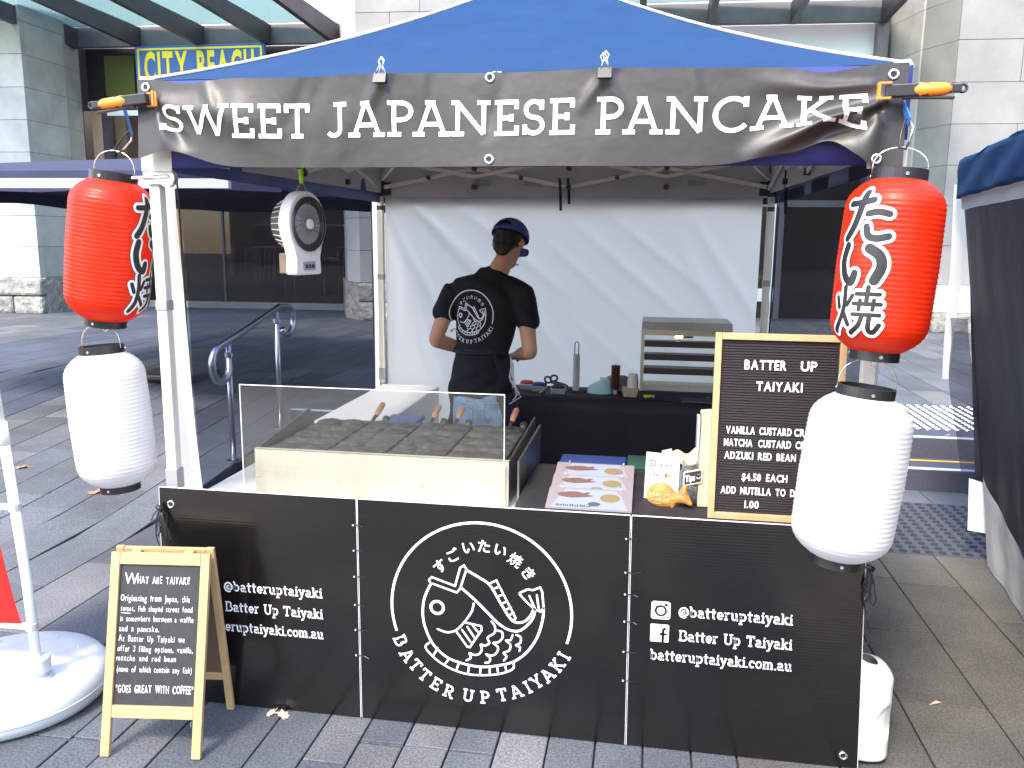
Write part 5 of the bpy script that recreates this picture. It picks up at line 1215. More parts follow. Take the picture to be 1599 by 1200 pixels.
q = MB(); q.lathe([(.013, 0), (.014, .022), (.022, .030)], (1.522, 2.25, T), 20); q.build('cap', 'paper', sb, smooth=False)
q = MB(); q.lathe([(.020, .0305), (.026, .040), (.026, .165), (.0265, .168), (.0265, .172), (.02, .174)], (1.522, 2.25, T), 24); q.build('bottle_body', 'choc', sb, smooth=True)
cu = thing('cup_stack', 'upturned stack of pale paper cups on a small basket', 'cups', (1.625, 2.21, T))
for k in range(3):
    q = MB(); q.lathe([(.032, .050+k*.014), (.034, .050+k*.014), (.025, .105+k*.014), (.0, .105+k*.014)], (1.625, 2.21, T), 24); q.build('cup', 'cup', cu)
bk = thing('basket', 'small woven basket holding the upturned paper cups', 'basket', (1.612, 2.20, T))
q = MB(); q.hexa([(1.575, 2.16, T+.001), (1.65, 2.16, T+.001), (1.65, 2.25, T+.001), (1.575, 2.25, T+.001)], [(1.562, 2.145, T+.048), (1.66, 2.145, T+.048), (1.66, 2.26, T+.048), (1.562, 2.26, T+.048)]); q.build('basket_body', 'kraft', bk, bevel=.003)
mbg = thing('mint_bag', 'pale mint plastic bag slumped beside the sauce bottle', 'bag', (1.43, 2.27, T))
q = MB(); q.grid(lambda u, v: V((1.43+math.cos(u*6.283)*.075*math.cos(v*1.57)**.6, 2.27+math.sin(u*6.283)*.055*math.cos(v*1.57)**.6, T+.001+.075*math.sin(v*1.57)**.8*(1+.25*math.cos(u*6.283)))), 28, 10); q.build('bag_body', 'mint', mbg, smooth=True)
pk = thing('pink_bag', 'crumpled pink bag lying behind the mint bag', 'bag', (1.53, 2.37, T))
q = MB(); q.grid(lambda u, v: V((1.53+math.cos(u*6.283)*.10*math.cos(v*1.57)**.5, 2.37+math.sin(u*6.283)*.035*math.cos(v*1.57)**.5, T+.001+.085*math.sin(v*1.57)*(1+.12*math.sin(u*20)))), 28, 8); q.build('bag_body', 'menu_pink', pk, smooth=True)
for nm, x, y, m_, lb_ in (('food_tub', 1.065, 2.26, 'blue_lid', 'clear food tub with a blue lid beside the person'), ('food_tub', 1.19, 2.19, 'fan_grille', 'clear food tub under tangled black scissors'), ('food_tub', .985, 2.31, 'red_pl', 'small food tub with a red lid next to the blue lidded tub')):
    t = thing(nm, lb_, 'tub', (x, y, T), 'clear tubs on the back table'); w_ = .045
    q = MB(); q.hexa([(x-w_+.006, y-.032, T+.001), (x+w_-.006, y-.032, T+.001), (x+w_-.006, y+.032, T+.001), (x-w_+.006, y+.032, T+.001)], [(x-w_, y-.038, T+.035), (x+w_, y-.038, T+.035), (x+w_, y+.038, T+.035), (x-w_, y+.038, T+.035)]); q.build('tub_body', 'tub', t, bevel=.003)
    q = MB(); q.lathe([(w_*.9, .036), (w_*.92, .044), (w_*.7, .052), (0, .053)], (x, y, T), 20, sx=1, sy=.8); q.build('lid', m_, t, smooth=True)
sc = thing('scissors', 'black handled scissors lying tangled on a food tub on the back table', 'scissors', (1.18, 2.18, T+.05))
q = MB(); q.ring((1.13, 2.17, T+.085), .020, .006, (.3, 1, .3)); q.ring((1.165, 2.17, T+.095), .020, .006, (-.3, 1, .4)); q.tube([(1.15, 2.17, T+.08), (1.23, 2.17, T+.06), (1.25, 2.16, T+.05)], .006, 6); q.tube([(1.12, 2.16, T+.07), (1.11, 2.14, T+.02), (1.10, 2.13, T+.006)], .007, 6); q.build('handles', 'black', sc, smooth=True)
q = MB(); q.bar((1.15, 2.16, T+.075), (1.21, 2.15, T+.056), .004, .016); q.bar((1.13, 2.14, T+.05), (1.09, 2.12, T+.008), .003, .012); q.build('blades', 'chrome', sc)
cbl = MB(); cbl.tube([(.90, 2.33, T+.004), (1.05, 2.36, T+.004), (1.2, 2.35, T+.004), (1.36, 2.36, T+.004), (1.40, 2.30, T+.004), (1.34, 2.25, T+.004)], .004, 6)
tag(cbl.build('power_cord', 'black', smooth=True), 'black power cord lying along the back of the work table', 'cord')

# ------------------------------------------------------------------ fan
fn = thing('hanging_fan', 'white portable fan with dark round grille hanging on a lime strap', 'fan', (.50, .14, 1.70), rot=(0, 0, R(76)))
q = MB()
out = [(.072*math.cos(R(a))*1.45, .04+.112*math.sin(R(a))) for a in range(-40, 221, 8)]+[(-.068, -.075), (-.072, -.128), (-.066, -.134), (.066, -.134), (.072, -.128), (.068, -.075)]
n = len(out); q.add([(a, -.022, b) for a, b in out]+[(a, .022, b) for a, b in out], [tuple(range(n)), tuple(range(2*n-1, n-1, -1))]+[(i, (i+1) % n, n+(i+1) % n, n+i) for i in range(n)])
q.build('housing', 'fan_white', fn, bevel=.006, local=True)
q = MB(); q.lathe([(.001, -.004), (.05, -.003), (.088, 0)], (0, 0, 0), 36, cap=False)
o = q.build('grille', 'fan_grille', fn, smooth=True, local=True); o.rotation_euler = (R(90), 0, 0); o.location = (0, -.0235, .04)
q = MB()
for k in range(1, 12): q.ring((0, 0, .003), .088*k/12, .0012, (0, 0, 1), seg=36, rs=4)
for k in range(20): q.tube([(.02*math.cos(k*.314), .02*math.sin(k*.314), .003), (.088*math.cos(k*.314+.5), .088*math.sin(k*.314+.5), .003)], .0010, 4)
q.ring((0, 0, .003), .090, .004, (0, 0, 1), seg=40)
g2 = q.build('grille_wires', 'bracket', fn, local=True); g2.rotation_euler = (R(90), 0, 0); g2.location = (0, -.0255, .04)
q = MB(); q.lathe([(.018, -.002), (.018, .007), (.014, .010), (0, .010)], (0, 0, 0), 20); g3 = q.build('hub', 'fan_white', fn, local=True); g3.rotation_euler = (R(90), 0, 0); g3.location = (0, -.026, .04)
q = MB(); q.box(-.034, -.0245, -.118, .034, -.0225, -.088); q.build('control_panel', 'grey_pl', fn, local=True)
for k in (-1, 0, 1):
    q = MB(); q.box(k*.018-.004, -.028, -.110, k*.018+.004, -.0246, -.098); q.build('button', 'black', fn, local=True)
q = MB(); q.tube([(0, .023, .04), (0, .075, .04)], [.092, .078], 30); q.build('rear_cage', 'fan_grille', fn, local=True)
q = MB(); q.box(-.06, .0225, -.130, .06, .06, -.06); q.build('battery_box', 'shop_brown', fn, local=True, bevel=.004)
q = MB()
for k in range(26):
    a = k*2*math.pi/26; q.bar((.0925*math.cos(a), .026, .04+.0925*math.sin(a)), (.080*math.cos(a), .070, .04+.080*math.sin(a)), .003, .003)
q.build('cage_ribs', 'taupe', fn, local=True)
q = MB(); q.tube([(-.03, 0, .150), (-.006, 0, .178), (.006, 0, .178), (.03, 0, .150)], .0018, 6); q.build('hanging_wire', 'chrome', fn, local=True)
q = MB(); q.bar((-.002, 0, .176), (-.012, 0, .300), .003, .012, (0, 0, 1)); q.bar((.002, 0, .176), (.010, 0, .300), .003, .012, (0, 0, 1)); q.build('strap', 'lime', fn, local=True)
q = MB(); q.box(-.018, -.006, .225, -.004, .006, .262); q.box(.004, -.006, .220, .017, .006, .268); q.build('strap_buckle', 'black', fn, local=True)

# ================================================================== A-FRAME CHALKBOARD
af = thing('chalkboard_sign', 'small pine A-frame chalkboard with handwritten text asking what are taiyaki', 'sign', (.12, -.28, 0), rot=(0, 0, R(7)))
Wb, Hb = .335, .665                                    # local: x across, y back, z up; front frame leans back
def af_p(x, s, off=0):                                 # s = distance up the slanted front face, 0 at the feet
    lean = R(14.5); return V((x, -.085+s*math.sin(lean)-off*math.cos(lean), s*math.cos(lean)+off*-math.sin(lean)*-1))
def af_b(x, s, off=0):
    lean = R(9.2); return V((x, .200-s*math.sin(lean)+off*math.cos(lean), s*math.cos(lean)+off*math.sin(lean)))
def abar(fn_, x0, s0, x1, s1, o0, o1, name='rail', m_='pine', bev=.002, parent=None):
    q = MB(); q.hexa([fn_(x0, s0, o0), fn_(x1, s0, o0), fn_(x1, s0, o1), fn_(x0, s0, o1)], [fn_(x0, s1, o0), fn_(x1, s1, o0), fn_(x1, s1, o1), fn_(x0, s1, o1)])
    return q.build(name, m_, parent or af, local=True, bevel=bev)
hw = Wb/2
for s in (-1, 1):
    abar(af_p, min(s*hw, s*(hw-.030)), 0, max(s*hw, s*(hw-.030)), Hb, 0, .018, 'leg')
    abar(af_b, min(s*hw, s*(hw-.026)), .0, max(s*hw, s*(hw-.026)), Hb-.002, 0, .016, 'leg')
abar(af_p, -hw+.031, Hb-.040, hw-.031, Hb, 0, .0175); abar(af_p, -hw+.031, .125, hw-.031, .165, 0, .0175)
abar(af_b, -hw+.027, Hb-.04, hw-.027, Hb-.004, 0, .0155); abar(af_b, -hw+.027, .13, hw-.027, .16, 0, .0155)
abar(af_p, -hw+.030, .163, hw-.030, Hb-.038, .003, .008, 'slate', 'chalkboard', 0)
abar(af_b, -hw+.025, .158, hw-.025, Hb-.038, .003, .007, 'back_sheet', 'hardboard', 0)
for s in (-.09, .09):
    q = MB(); q.box(s-.014, .078, .643, s+.014, .10, .650); q.build('hinge', 'brass', af, local=True)
TW = Wb-.075; TL_ = -TW/2
rt_ = random.Random(21)
def hand(s, row, h, fit=None, x=0, off=.0): return sans(s, TL_+x, row, h, sx=.86, off=off, jit=.08, gap=.17, space=.46, fit=fit, rnd=rt_)
rows = [(hand('W', .560, .052, off=.004, x=.008)), hand('HAT ARE TAIYAKI?', .562, .034, fit=TW*.68, x=.054, off=.004),
        hand('Originating from Japan, this', .503, .030, fit=TW*.90, x=.0), hand('sweet, fish shaped street food', .470, .0270, fit=TW*.93, x=.002), hand('is somewhere between a waffle', .437, .0270, fit=TW*.95, x=.002),
        hand('and a pancake.', .404, .0270, fit=TW*.52, x=.0), hand('At Batter Up Taiyaki we', .371, .0290, fit=TW*.86, x=.0), hand('offer 3 filling options, vanilla,', .338, .0275, fit=TW*.98, x=-.002),
        hand('matcha and red bean', .308, .0270, fit=TW*.77, x=-.003), hand('(none of which contain any fish)', .272, .0280, fit=TW*.97, x=.0), hand('"GOES GREAT WITH COFFEE"', .205, .036, fit=TW*1.0, x=.0, off=.010),
        ribbon([(TL_+.002, .464), (TL_+.036, .463)], .0016)]
vs, fs = merge(*rows); q = MB(); q.add([af_p(a, b, .0095) for a, b in vs], fs); q.build('handwriting', 'chalk', af, local=True, fix=False)
# ================================================================== FLAG BASE, FLAG
fbs = thing('flag_stand', 'round white plastic water-filled base with a white pole at the left edge', 'flag stand', (-.60, -.13, 0))
cx, cy = -.585, -.125
q = MB(); prof = [(.305, .003), (.325, .012), (.338, .035), (.340, .060), (.333, .085), (.315, .108), (.285, .122), (.22, .131), (.12, .134), (.0, .135)]
q.lathe(prof, (cx, cy, 0), 72, cap=False); o = q.build('base', 'base_pl', fbs, smooth=True)
q = MB(); q.lathe([(.3395, .054), (.3425, .057), (.3425, .060), (.3395, .063)], (cx, cy, 0), 72, cap=False); q.build('seam', 'base_pl', o, smooth=True)
for a0 in (20, 110, 200, 290):
    q = MB(); c = V((cx+.20*math.cos(R(a0)), cy+.20*math.sin(R(a0)), .1295)); d = V((-math.sin(R(a0)), math.cos(R(a0)), 0)); e = V((math.cos(R(a0)), math.sin(R(a0)), 0))
    q.tube([c+d*(.105*math.cos(R(t)))+e*(.045*math.sin(R(t)))+V((0, 0, -.022*max(0, e.dot(e*math.sin(R(t))))*.5)) for t in range(0, 361, 15)], .004, 6); q.build('recess_rim', 'base_pl', o, smooth=True)
px, py = -.415, -.185
q = MB(); q.lathe([(.046, .130), (.046, .136), (.036, .138), (.030, .150), (.030, .156), (.042, .158), (.043, .205), (.040, .210), (.026, .212)], (px, py, 0), 32); q.build('collar', 'base_pl', fbs, smooth=False)
q = MB(); q.tube([(px+.055, py+.02, .1325), (px+.055, py+.02, .139)], .0, 8)
q = MB(); q.tube([(px-.075, py+.04, .130), (px-.075, py+.04, .140)], .022, 20); q.build('filler_cap', 'base_pl', fbs)
q = MB(); q.tube([(px, py, .14), (px-.012, py-.001, .50), (px-.050, py-.004, 1.05)], [.0165, .0165, .0165], 16); q.tube([(px-.050, py-.004, 1.05), (px-.175, py-.012, 2.6)], .013, 16); q.tube([(px-.046, py-.004, .985), (px-.052, py-.004, 1.065)], .0195, 16); q.build('pole', 'pole_white', fbs, smooth=True)
fl = thing('feather_flag', 'plain red feather flag tied to the white pole at the left edge', 'flag', (px-.02, py, .32))
def flag_pt(u, v):
    z = .315+v*1.9; xe_ = px-.028-(z-.14)*.045-(.075 if 0 else 0)-.075*min(1, (z-.315)/.55)**.7; w_ = .55
    return V((xe_-u*w_, py-.006+.02*math.sin(u*9+v*4)*u, z+.02*u*0))
q = MB(); q.grid(flag_pt, 24, 40); q.build('cloth', 'red_flag', fl, smooth=True, fix=False)
for z in (.325, .765):
    t = (z-.14); c = V((px-.012-(max(0, z-.5)*.07) if z > .5 else px-.008, py-.001, z)); q = MB(); q.tube([c-V((0, 0, .012)), c+V((0, 0, .012))], .0215, 14); q.hexa([(c.x-.12, c.y-.008, z-.013), (c.x-.015, c.y-.008, z-.011), (c.x-.015, c.y+.006, z-.011), (c.x-.12, c.y+.006, z-.013)], [(c.x-.12, c.y-.008, z+.003), (c.x-.015, c.y-.008, z+.011), (c.x-.015, c.y+.006, z+.011), (c.x-.12, c.y+.006, z+.003)])
    q.build('tie_clip', 'paper', fl)
wg = thing('water_weight', 'tall white plastic water weight behind the right end of the front board', 'weight', (2.46, .06, 0))
q = MB(); n = 10
def wgp(u, v):
    a = u*2*math.pi; z = .004+v*.34; e = min(1, (v*.34)/.02)*min(1, ((1-v)*.34)/.045); e = max(0, e)**.4; rr_ = .075*(.35+.65*e)
    x = math.copysign(abs(math.cos(a))**.75, math.cos(a))*rr_; y = math.copysign(abs(math.sin(a))**.75, math.sin(a))*rr_
    d = 0
    if 0 < v < 1:
        dz = (z-.155)/.060; da = (math.atan2(math.sin(a+R(48)), math.cos(a+R(48))))/.62; k = dz*dz+da*da
        if k < 1: d = .016*(1-k)**.5
    return V((2.455+x*(1-d*9), .06+y*(1-d*9), z+.012*math.sin(a+2)*max(0, v-.9)*-6))
q.grid(wgp, 72, 44); q.build('body', 'weight_pl', wg, smooth=True)
# ================================================================== RIGHT-HAND NEIGHBOUR TENT
nt_ = thing('neighbour_tent', 'neighbouring blue market tent with dark side wall and white skirt at the right edge', 'tent', (4.6, .9, 0))
A0, A1 = V((3.25, 2.07, 0)), V((2.80, -.95, 0))
def ev(t): return 2.115+.05*t
q = MB(); c4 = [V((3.25, 2.08, 2.115)), V((2.79, -.96, 2.125)), V((5.8, -1.42, 2.12)), V((6.25, 1.64, 2.12))]; top = V((4.52, .33, 2.95))
for i in range(4):
    a, b = c4[i], c4[(i+1) % 4]; q = MB(); q.grid(lambda u, v: a.lerp(b, u).lerp(top, v)+V((0, 0, -.09*math.sin(math.pi*v)+.010*math.sin(u*40)*(1-v))), 30, 10); q.build('roof_panel', 'canopy', nt_, smooth=True, fix=False)
for i in range(4):
    a, b = c4[i], c4[(i+1) % 4]; q = MB(); n = (b-a).normalized().cross(V((0, 0, 1))); q.grid(lambda u, v: a.lerp(b, u)+V((0, 0, .002-.19*v))+n*(.006*math.sin(u*30+v*6)+.006*math.sin(u*70)*v), 70, 8); q.build('valance', 'canopy', nt_, smooth=True, fix=False, solid=.002)
q = MB()
def wallp(t, z):              # left side wall, slack cloth
    p = A0.lerp(A1, t); bulge = .10*math.sin(min(1, z/1.9)*math.pi)*math.sin(t*6+.5)*.5
    return V((p.x+.02+.29*(1-z/1.95)*(.93+.07*math.sin(t*9))+bulge*.3+.004*math.sin(t*60+z*2)*(1-.5*z/2), p.y-.06*(1-z/1.95), z))
def hem(t): return .33+.16*math.exp(-t/.09)+.02*math.sin(t*20)
q = MB(); q.grid(lambda u, v: wallp(.02+u*.98, hem(u)+v*(1.87-hem(u))), 90, 50); q.build('side_wall', 'dark_wall', nt_, smooth=True, fix=False)
q = MB(); q.grid(lambda u, v: wallp(.03+u*.97, .01+v*(hem(u)-.01))+V((-.004, 0, 0)), 90, 12); q.build('skirt', 'white_skirt', nt_, smooth=True, fix=False)
q = MB(); q.grid(lambda u, v: wallp(u, 1.872+v*.10)+V((-.002, 0, 0)), 60, 3); q.build('wall_header', 'white_cloth', nt_, smooth=True, fix=False)
q = MB(); q.grid(lambda u, v: V((3.245+.03*(1-v)+u*(.085-.05*(1-v)), 2.10+.01*math.sin(v*8), .98+v*1.02)), 6, 40); q.build('wall_border', 'white_cloth', nt_, smooth=True, fix=False)
q = MB(); q.grid(lambda u, v: V((3.31+u*2.9+.22*(1-v)*(1-u), 2.09-u*.44+.02*math.sin(u*40+v*3), .12+v*1.86)), 90, 30); q.build('rear_wall', 'dark_wall', nt_, smooth=True, fix=False)
q = MB(); q.grid(lambda u, v: V((3.42-.15*v**.7+u*(.11+.03*math.sin(v*5))+.012*math.sin(v*9), 2.085-u*.03+.016*math.sin(v*11+u*5), .46+v*.85)), 8, 40); q.build('wall_flap', 'mesh_win', nt_, smooth=True, fix=False)
q = MB(); q.grid(lambda u, v: V((3.44+u*.20+.02*(1-v), 2.04-u*.10, .16+v*(.29-.04*u))), 6, 4); q.build('weight_bag', 'white_skirt', nt_, solid=.004)
for x, y in ((3.62, 1.93), (6.2, 1.62), (5.75, -1.38), (2.86, -.9)):
    q = MB(); q.box(x-.019, y-.019, .012, x+.019, y+.019, 2.1); o = q.build('leg', 'cream', nt_); q = MB(); q.box(x-.05, y-.05, 0.001, x+.05, y+.05, .012); q.build('foot', 'chrome', o)
q = MB(); q.tube([(3.21, 2.155, 1.70), (3.19, 2.16, 1.67), (3.17, 2.16, 1.68), (3.165, 2.16, 1.655)], .008, 6); q.tube([(3.20, 2.155, 1.69), (3.195, 2.16, 1.58), (3.19, 2.16, 1.50)], .007, 6); q.build('loose_tie', 'dark_steel', nt_, smooth=True)

# ================================================================== LEAVES AND LITTER
def leaf(loc, rz, s, label, m='leaf'):
    O = [(math.cos(R(a))*s*(1 if k % 2 else .62), math.sin(R(a))*s*.75*(1 if k % 2 else .66)) for k, a in enumerate(range(0, 360, 24))]
    q = MB(); n = len(O); q.add([(0, 0, .012)]+[(x, y, .004+.10*abs(y)+.008*math.sin(x*60)) for x, y in O], [(0, 1+i, 1+(i+1) % n) for i in range(n)]); q.tube([(s*.8, 0, .006), (s*1.5, .01, .006)], .0015, 5)
    o = q.build('dry_leaf', m, local=True, solid=.0008); o.location = loc; o.rotation_euler = (0, 0, rz); tag(o, label, 'leaf', 'dry leaves on the paving')
leaf((-1.80, 2.08, gz(-1.8, 2.08)), .6, .055, 'dry brown leaf on the paving below the left white lantern')
leaf((-2.62, 2.42, gz(-2.62, 2.42)), .2, .05, 'small reddish dry leaf beside the white flag pole')
leaf((.455, -.065, 0), 2.9, .030, 'curled pale dry leaf at the foot of the front board', 'kraft')
leaf((.405, -.060, 0), .9, .020, 'small leaf scrap next to the curled leaf by the board', 'kraft')
q = MB(); q.tube([(.16, -.145, .006), (.168, -.16, .008), (.158, -.175, .006), (.172, -.195, .006)], .002, 5); tag(q.build('string_scrap', 'paper'), 'short curl of white string under the pine chalkboard', 'string')
for k, (x, y) in enumerate(((2.66, 1.25), (2.78, .42), (3.9, 3.8))):
    z = gz(x, y); q = MB(); q.add([(x, y, z+.003), (x+.05, y+.02, z+.006), (x+.035, y+.035, z+.004)], [(0, 1, 2)]); tag(q.build('leaf_scrap', 'kraft', solid=.0008), ['pale leaf scrap on the warm paving near the dotted strip', 'pale leaf scrap beside the white water weight', 'tiny scrap lying on the top step edge'][k], 'leaf')

# ================================================================== PERSON
def blob(chains, voxel, smooth=3, name='tmp'):
    """tapered limbs with elliptical sections, fused into one continuous surface"""
    q = MB()
    for ch in chains:
        pts = [V(c[0]) for c in ch]; rx = [c[1] for c in ch]; ry = [c[2] if len(c) > 2 else c[1] for c in ch]
        side_ = V((1, 0, 0)); n = len(pts); seg = 18; k0 = len(q.v)
        P, RX, RY = [], [], []
        for i in range(n-1):
            for s in range(4):
                t = s/4; tt = t; P.append(pts[i].lerp(pts[i+1], t)); RX.append(rx[i]+(rx[i+1]-rx[i])*(3*tt*tt-2*tt**3)); RY.append(ry[i]+(ry[i+1]-ry[i])*(3*tt*tt-2*tt**3))
        P.append(pts[-1]); RX.append(rx[-1]); RY.append(ry[-1])
        d0 = (P[1]-P[0]).normalized(); d1 = (P[-1]-P[-2]).normalized()
        m0, m1 = min(RX[0], RY[0]), min(RX[-1], RY[-1])
        P = [P[0]-d0*m0*.75, P[0]-d0*m0*.4]+P+[P[-1]+d1*m1*.4, P[-1]+d1*m1*.75]
        RX = [RX[0]*.35, RX[0]*.82]+RX+[RX[-1]*.82, RX[-1]*.35]; RY = [RY[0]*.35, RY[0]*.82]+RY+[RY[-1]*.82, RY[-1]*.35]
        for i, p in enumerate(P):
            d = (P[min(i+1, len(P)-1)]-P[max(i-1, 0)]).normalized(); a = side_-d*side_.dot(d)
            if a.length < .3: a = V((0, 1, 0))-d*d.y
            a.normalize(); b = d.cross(a)
            for j in range(seg): t = 2*math.pi*j/seg; q.v.append(p+a*math.cos(t)*RX[i]+b*math.sin(t)*RY[i])
        for i in range(len(P)-1):
            for j in range(seg): q.f.append((k0+i*seg+j, k0+i*seg+(j+1) % seg, k0+(i+1)*seg+(j+1) % seg, k0+(i+1)*seg+j))
        q.f += [tuple(k0+j for j in reversed(range(seg))), tuple(k0+(len(P)-1)*seg+j for j in range(seg))]
    me = bpy.data.meshes.new(name); me.from_pydata([tuple(v) for v in q.v], [], q.f); o = bpy.data.objects.new(name, me); COL.objects.link(o)
    m1 = o.modifiers.new('r', 'REMESH'); m1.mode = 'VOXEL'; m1.voxel_size = voxel
    m2 = o.modifiers.new('s', 'SMOOTH'); m2.factor = .6; m2.iterations = smooth
    r = bpy.data.meshes.new_from_object(o.evaluated_get(bpy.context.evaluated_depsgraph_get())); bpy.data.objects.remove(o); bpy.data.meshes.remove(me); return r
def place(me, name, m, parent, disp=None):
    o0 = base_of(parent)
    for v in me.vertices: v.co = (disp(v.co) if disp else v.co)-o0
    me.materials.clear(); me.materials.append(M[m]); me.name = name; me.polygons.foreach_set('use_smooth', [True]*len(me.polygons))
    o = bpy.data.objects.new(name, me); COL.objects.link(o); o.parent = parent; return o
pr_ = thing('person', 'person seen from behind in black t-shirt, navy cap, apron and jeans at the back table', 'person', (.83, 1.68, 0))
HX, HY, HZ = .962, 1.74, 1.678                         # head centre
hd = V((.24, .84, -.50)).normalized()                  # where the face points: forward, to the right and down
hs = V((hd.y, -hd.x, 0)).normalized(); hu = hs.cross(hd)
def H(a, b, c): return V((HX, HY, HZ))+(hs*a+hd*b+hu*c)*1.07
SHL, ELL, WRL = V((.672, 1.69, 1.420)), V((.588, 1.63, 1.168)), V((.735, 1.83, 1.085))
SHR, ELR, WRR = V((1.052, 1.66, 1.415)), V((1.100, 1.60, 1.125)), V((.985, 1.82, 1.070))
def hand_chains(w_, tgt, s):
    d = (V(tgt)-V(w_)).normalized(); sd_ = d.cross(V((0, 0, 1))).normalized(); dn = V((0, 0, -1)); out = [[(w_, .026, .020), (V(w_)+d*.045, .038, .017), (V(w_)+d*.085, .040, .015)]]
    for k, L_ in enumerate((.066, .074, .070, .054)):
        b = V(w_)+d*.085+sd_*(-.028+.0187*k)*s; out.append([(b, .0092), (b+d*L_*.45+dn*.006, .0088), (b+d*L_*.75+dn*.028, .0082), (b+d*L_*.80+dn*.048, .0074)])
    b = V(w_)+d*.02-sd_*.030*s; out.append([(b, .013), (b-sd_*.022*s+d*.03+dn*.008, .011), (b-sd_*.022*s+d*.062+dn*.022, .009)]); return out
body = [
 [(V((.845, 1.67, .90)), .135, .095), (V((.835, 1.67, 1.08)), .118, .085), (V((.855, 1.675, 1.30)), .150, .095), (V((.872, 1.685, 1.44)), .125, .075)],
 [(V((.885, 1.69, 1.47)), .075, .06), (V((.915, 1.70, 1.535)), .055, .052), (V((.945, 1.72, 1.60)), .050, .052), (H(0, -.01, -.02), .055, .06)],
 [(H(0, -.012, .03), .074, .086), (H(0, -.002, .0), .076, .092)],
 [(H(0, .030, -.04), .058, .05), (H(0, .055, -.085), .036, .035)],
 [(H(0, .088, -.010), .010, .012), (H(0, .104, -.032), .014, .012)],
 [(H(-.030, .094, -.068), .006, .006), (H(.030, .094, -.068), .006, .006)],
 [(H(-.074, -.002, .004), .010, .020), (H(-.081, -.010, -.022), .007, .013)], [(H(.074, -.002, .004), .010, .020), (H(.081, -.010, -.022), .007, .013)],
 [(SHL, .052, .056), (SHL.lerp(ELL, .5), .043, .046), (ELL, .038, .040)], [(ELL, .038, .041), (ELL.lerp(WRL, .35), .038, .038), (WRL, .024, .022)],
 [(SHR, .052, .056), (SHR.lerp(ELR, .5), .044, .047), (ELR, .039, .041)], [(ELR, .039, .042), (ELR.lerp(WRR, .35), .039, .039), (WRR, .024, .022)],
 [(V((.77, 1.67, .86)), .085, .09), (V((.76, 1.68, .50)), .058, .06), (V((.755, 1.67, .09)), .038, .042), (V((.755, 1.72, .045)), .036, .03)],
 [(V((.925, 1.67, .86)), .085, .09), (V((.94, 1.69, .50)), .058, .06), (V((.945, 1.68, .09)), .038, .042), (V((.945, 1.73, .045)), .036, .03)],
]+hand_chains(WRL, (.84, 1.95, 1.03), 1)+hand_chains(WRR, (.90, 1.95, 1.03), -1)
bo = place(blob(body, .0065, 2), 'body', 'skin', pr_)
for s in (-1, 1):
    q = MB(); q.lathe([(0, -.009), (.008, -.005), (.011, 0), (.008, .005), (0, .009)], H(s*.030, .078, .018), 12, cap=False); q.build('eye', 'paper', bo, smooth=True)
    q = MB(); q.lathe([(0, -.005), (.0045, 0), (0, .005)], H(s*.030, .088, .018), 8, cap=False); q.build('iris', 'choc', bo, smooth=True)
hair = [[(H(0, -.020, .035), .079, .088), (H(0, -.026, .0), .079, .080)], [(H(0, -.045, -.02), .068, .052), (H(0, -.054, -.058), .052, .036), (H(.002, -.052, -.082), .036, .022)]]
def hdisp(c): return c+V((math.sin(c.z*180+c.x*60), math.cos(c.x*170), 0))*.0012
place(blob(hair, .005, 1), 'hair', 'hair', pr_, hdisp)
# cap: domed crown with a strap opening at the back and a curved peak
q = MB()
def crown(u, v):
    a = u*2*math.pi; e = v*math.pi/2; rr_ = math.cos(e); r0 = .092; z = math.sin(e)*.094
    return H(math.sin(a)*r0*rr_*.98, -math.cos(a)*(r0+.014)*rr_-.004, .030+z-.010*math.cos(a)*(1-v)*1.0)
nu, nv = 48, 14; q.grid(crown, nu, nv)
keep = []
for f in q.f:
    i = f[0]//(nv+1); j = f[0] % (nv+1); u = ((i+.5)/nu+.5) % 1-.5
    if 1.5 < j < 5.6-abs(u)*40 and abs(u) < .085: continue
    keep.append(f)
q.f = keep; q.m = [0]*len(keep); cp_o = q.build('cap_crown', 'cap', pr_, smooth=True, solid=.003)
q = MB(); q.lathe([(.0, .003), (.006, .002), (.007, -.001)], H(0, -.006, .128), 12); q.build('cap_button', 'cap', cp_o, smooth=True)
q = MB(); q.grid(lambda u, v: H((u-.5)*.150*(1-.25*v*v), .070+.018*(1-(2*u-1)**2)+v*(.070-.028*(2*u-1)**2), .022-.020*(2*u-1)**2-.010*v), 18, 8); q.build('cap_peak', 'cap', cp_o, smooth=True, solid=.004)
# t-shirt
tee = [
 [(V((.83, 1.665, .905)), .178, .125), (V((.828, 1.665, 1.00)), .160, .112), (V((.832, 1.668, 1.10)), .140, .102), (V((.848, 1.672, 1.22)), .158, .108), (V((.866, 1.678, 1.36)), .184, .112), (V((.866, 1.685, 1.43)), .176, .100), (V((.888, 1.692, 1.492)), .098, .072), (V((.905, 1.70, 1.515)), .066, .060)],
 [(V((.785, 1.69, 1.452)), .070, .066), (SHL+V((.004, 0, .0)), .065, .068), (SHL.lerp(ELL, .36)+V((-.006, 0, 0)), .064, .064), (SHL.lerp(ELL, .48)+V((-.008, 0, 0)), .064, .062)],
 [(V((.96, 1.68, 1.452)), .066, .062), (SHR+V((-.004, 0, .0)), .065, .068), (SHR.lerp(ELR, .36)+V((.006, 0, 0)), .064, .064), (SHR.lerp(ELR, .50)+V((.008, 0, 0)), .064, .062)],
]
def tdisp(c):
    k = .006*math.sin(c.x*34+c.z*22+math.sin(c.z*19)*2)+.004*math.sin(c.z*70-c.x*40)*max(0, 1.2-c.z)/.3
    return c+V((k*.4, -k if c.y < 1.68 else k, 0))
tm = blob(tee, .0075, 9)
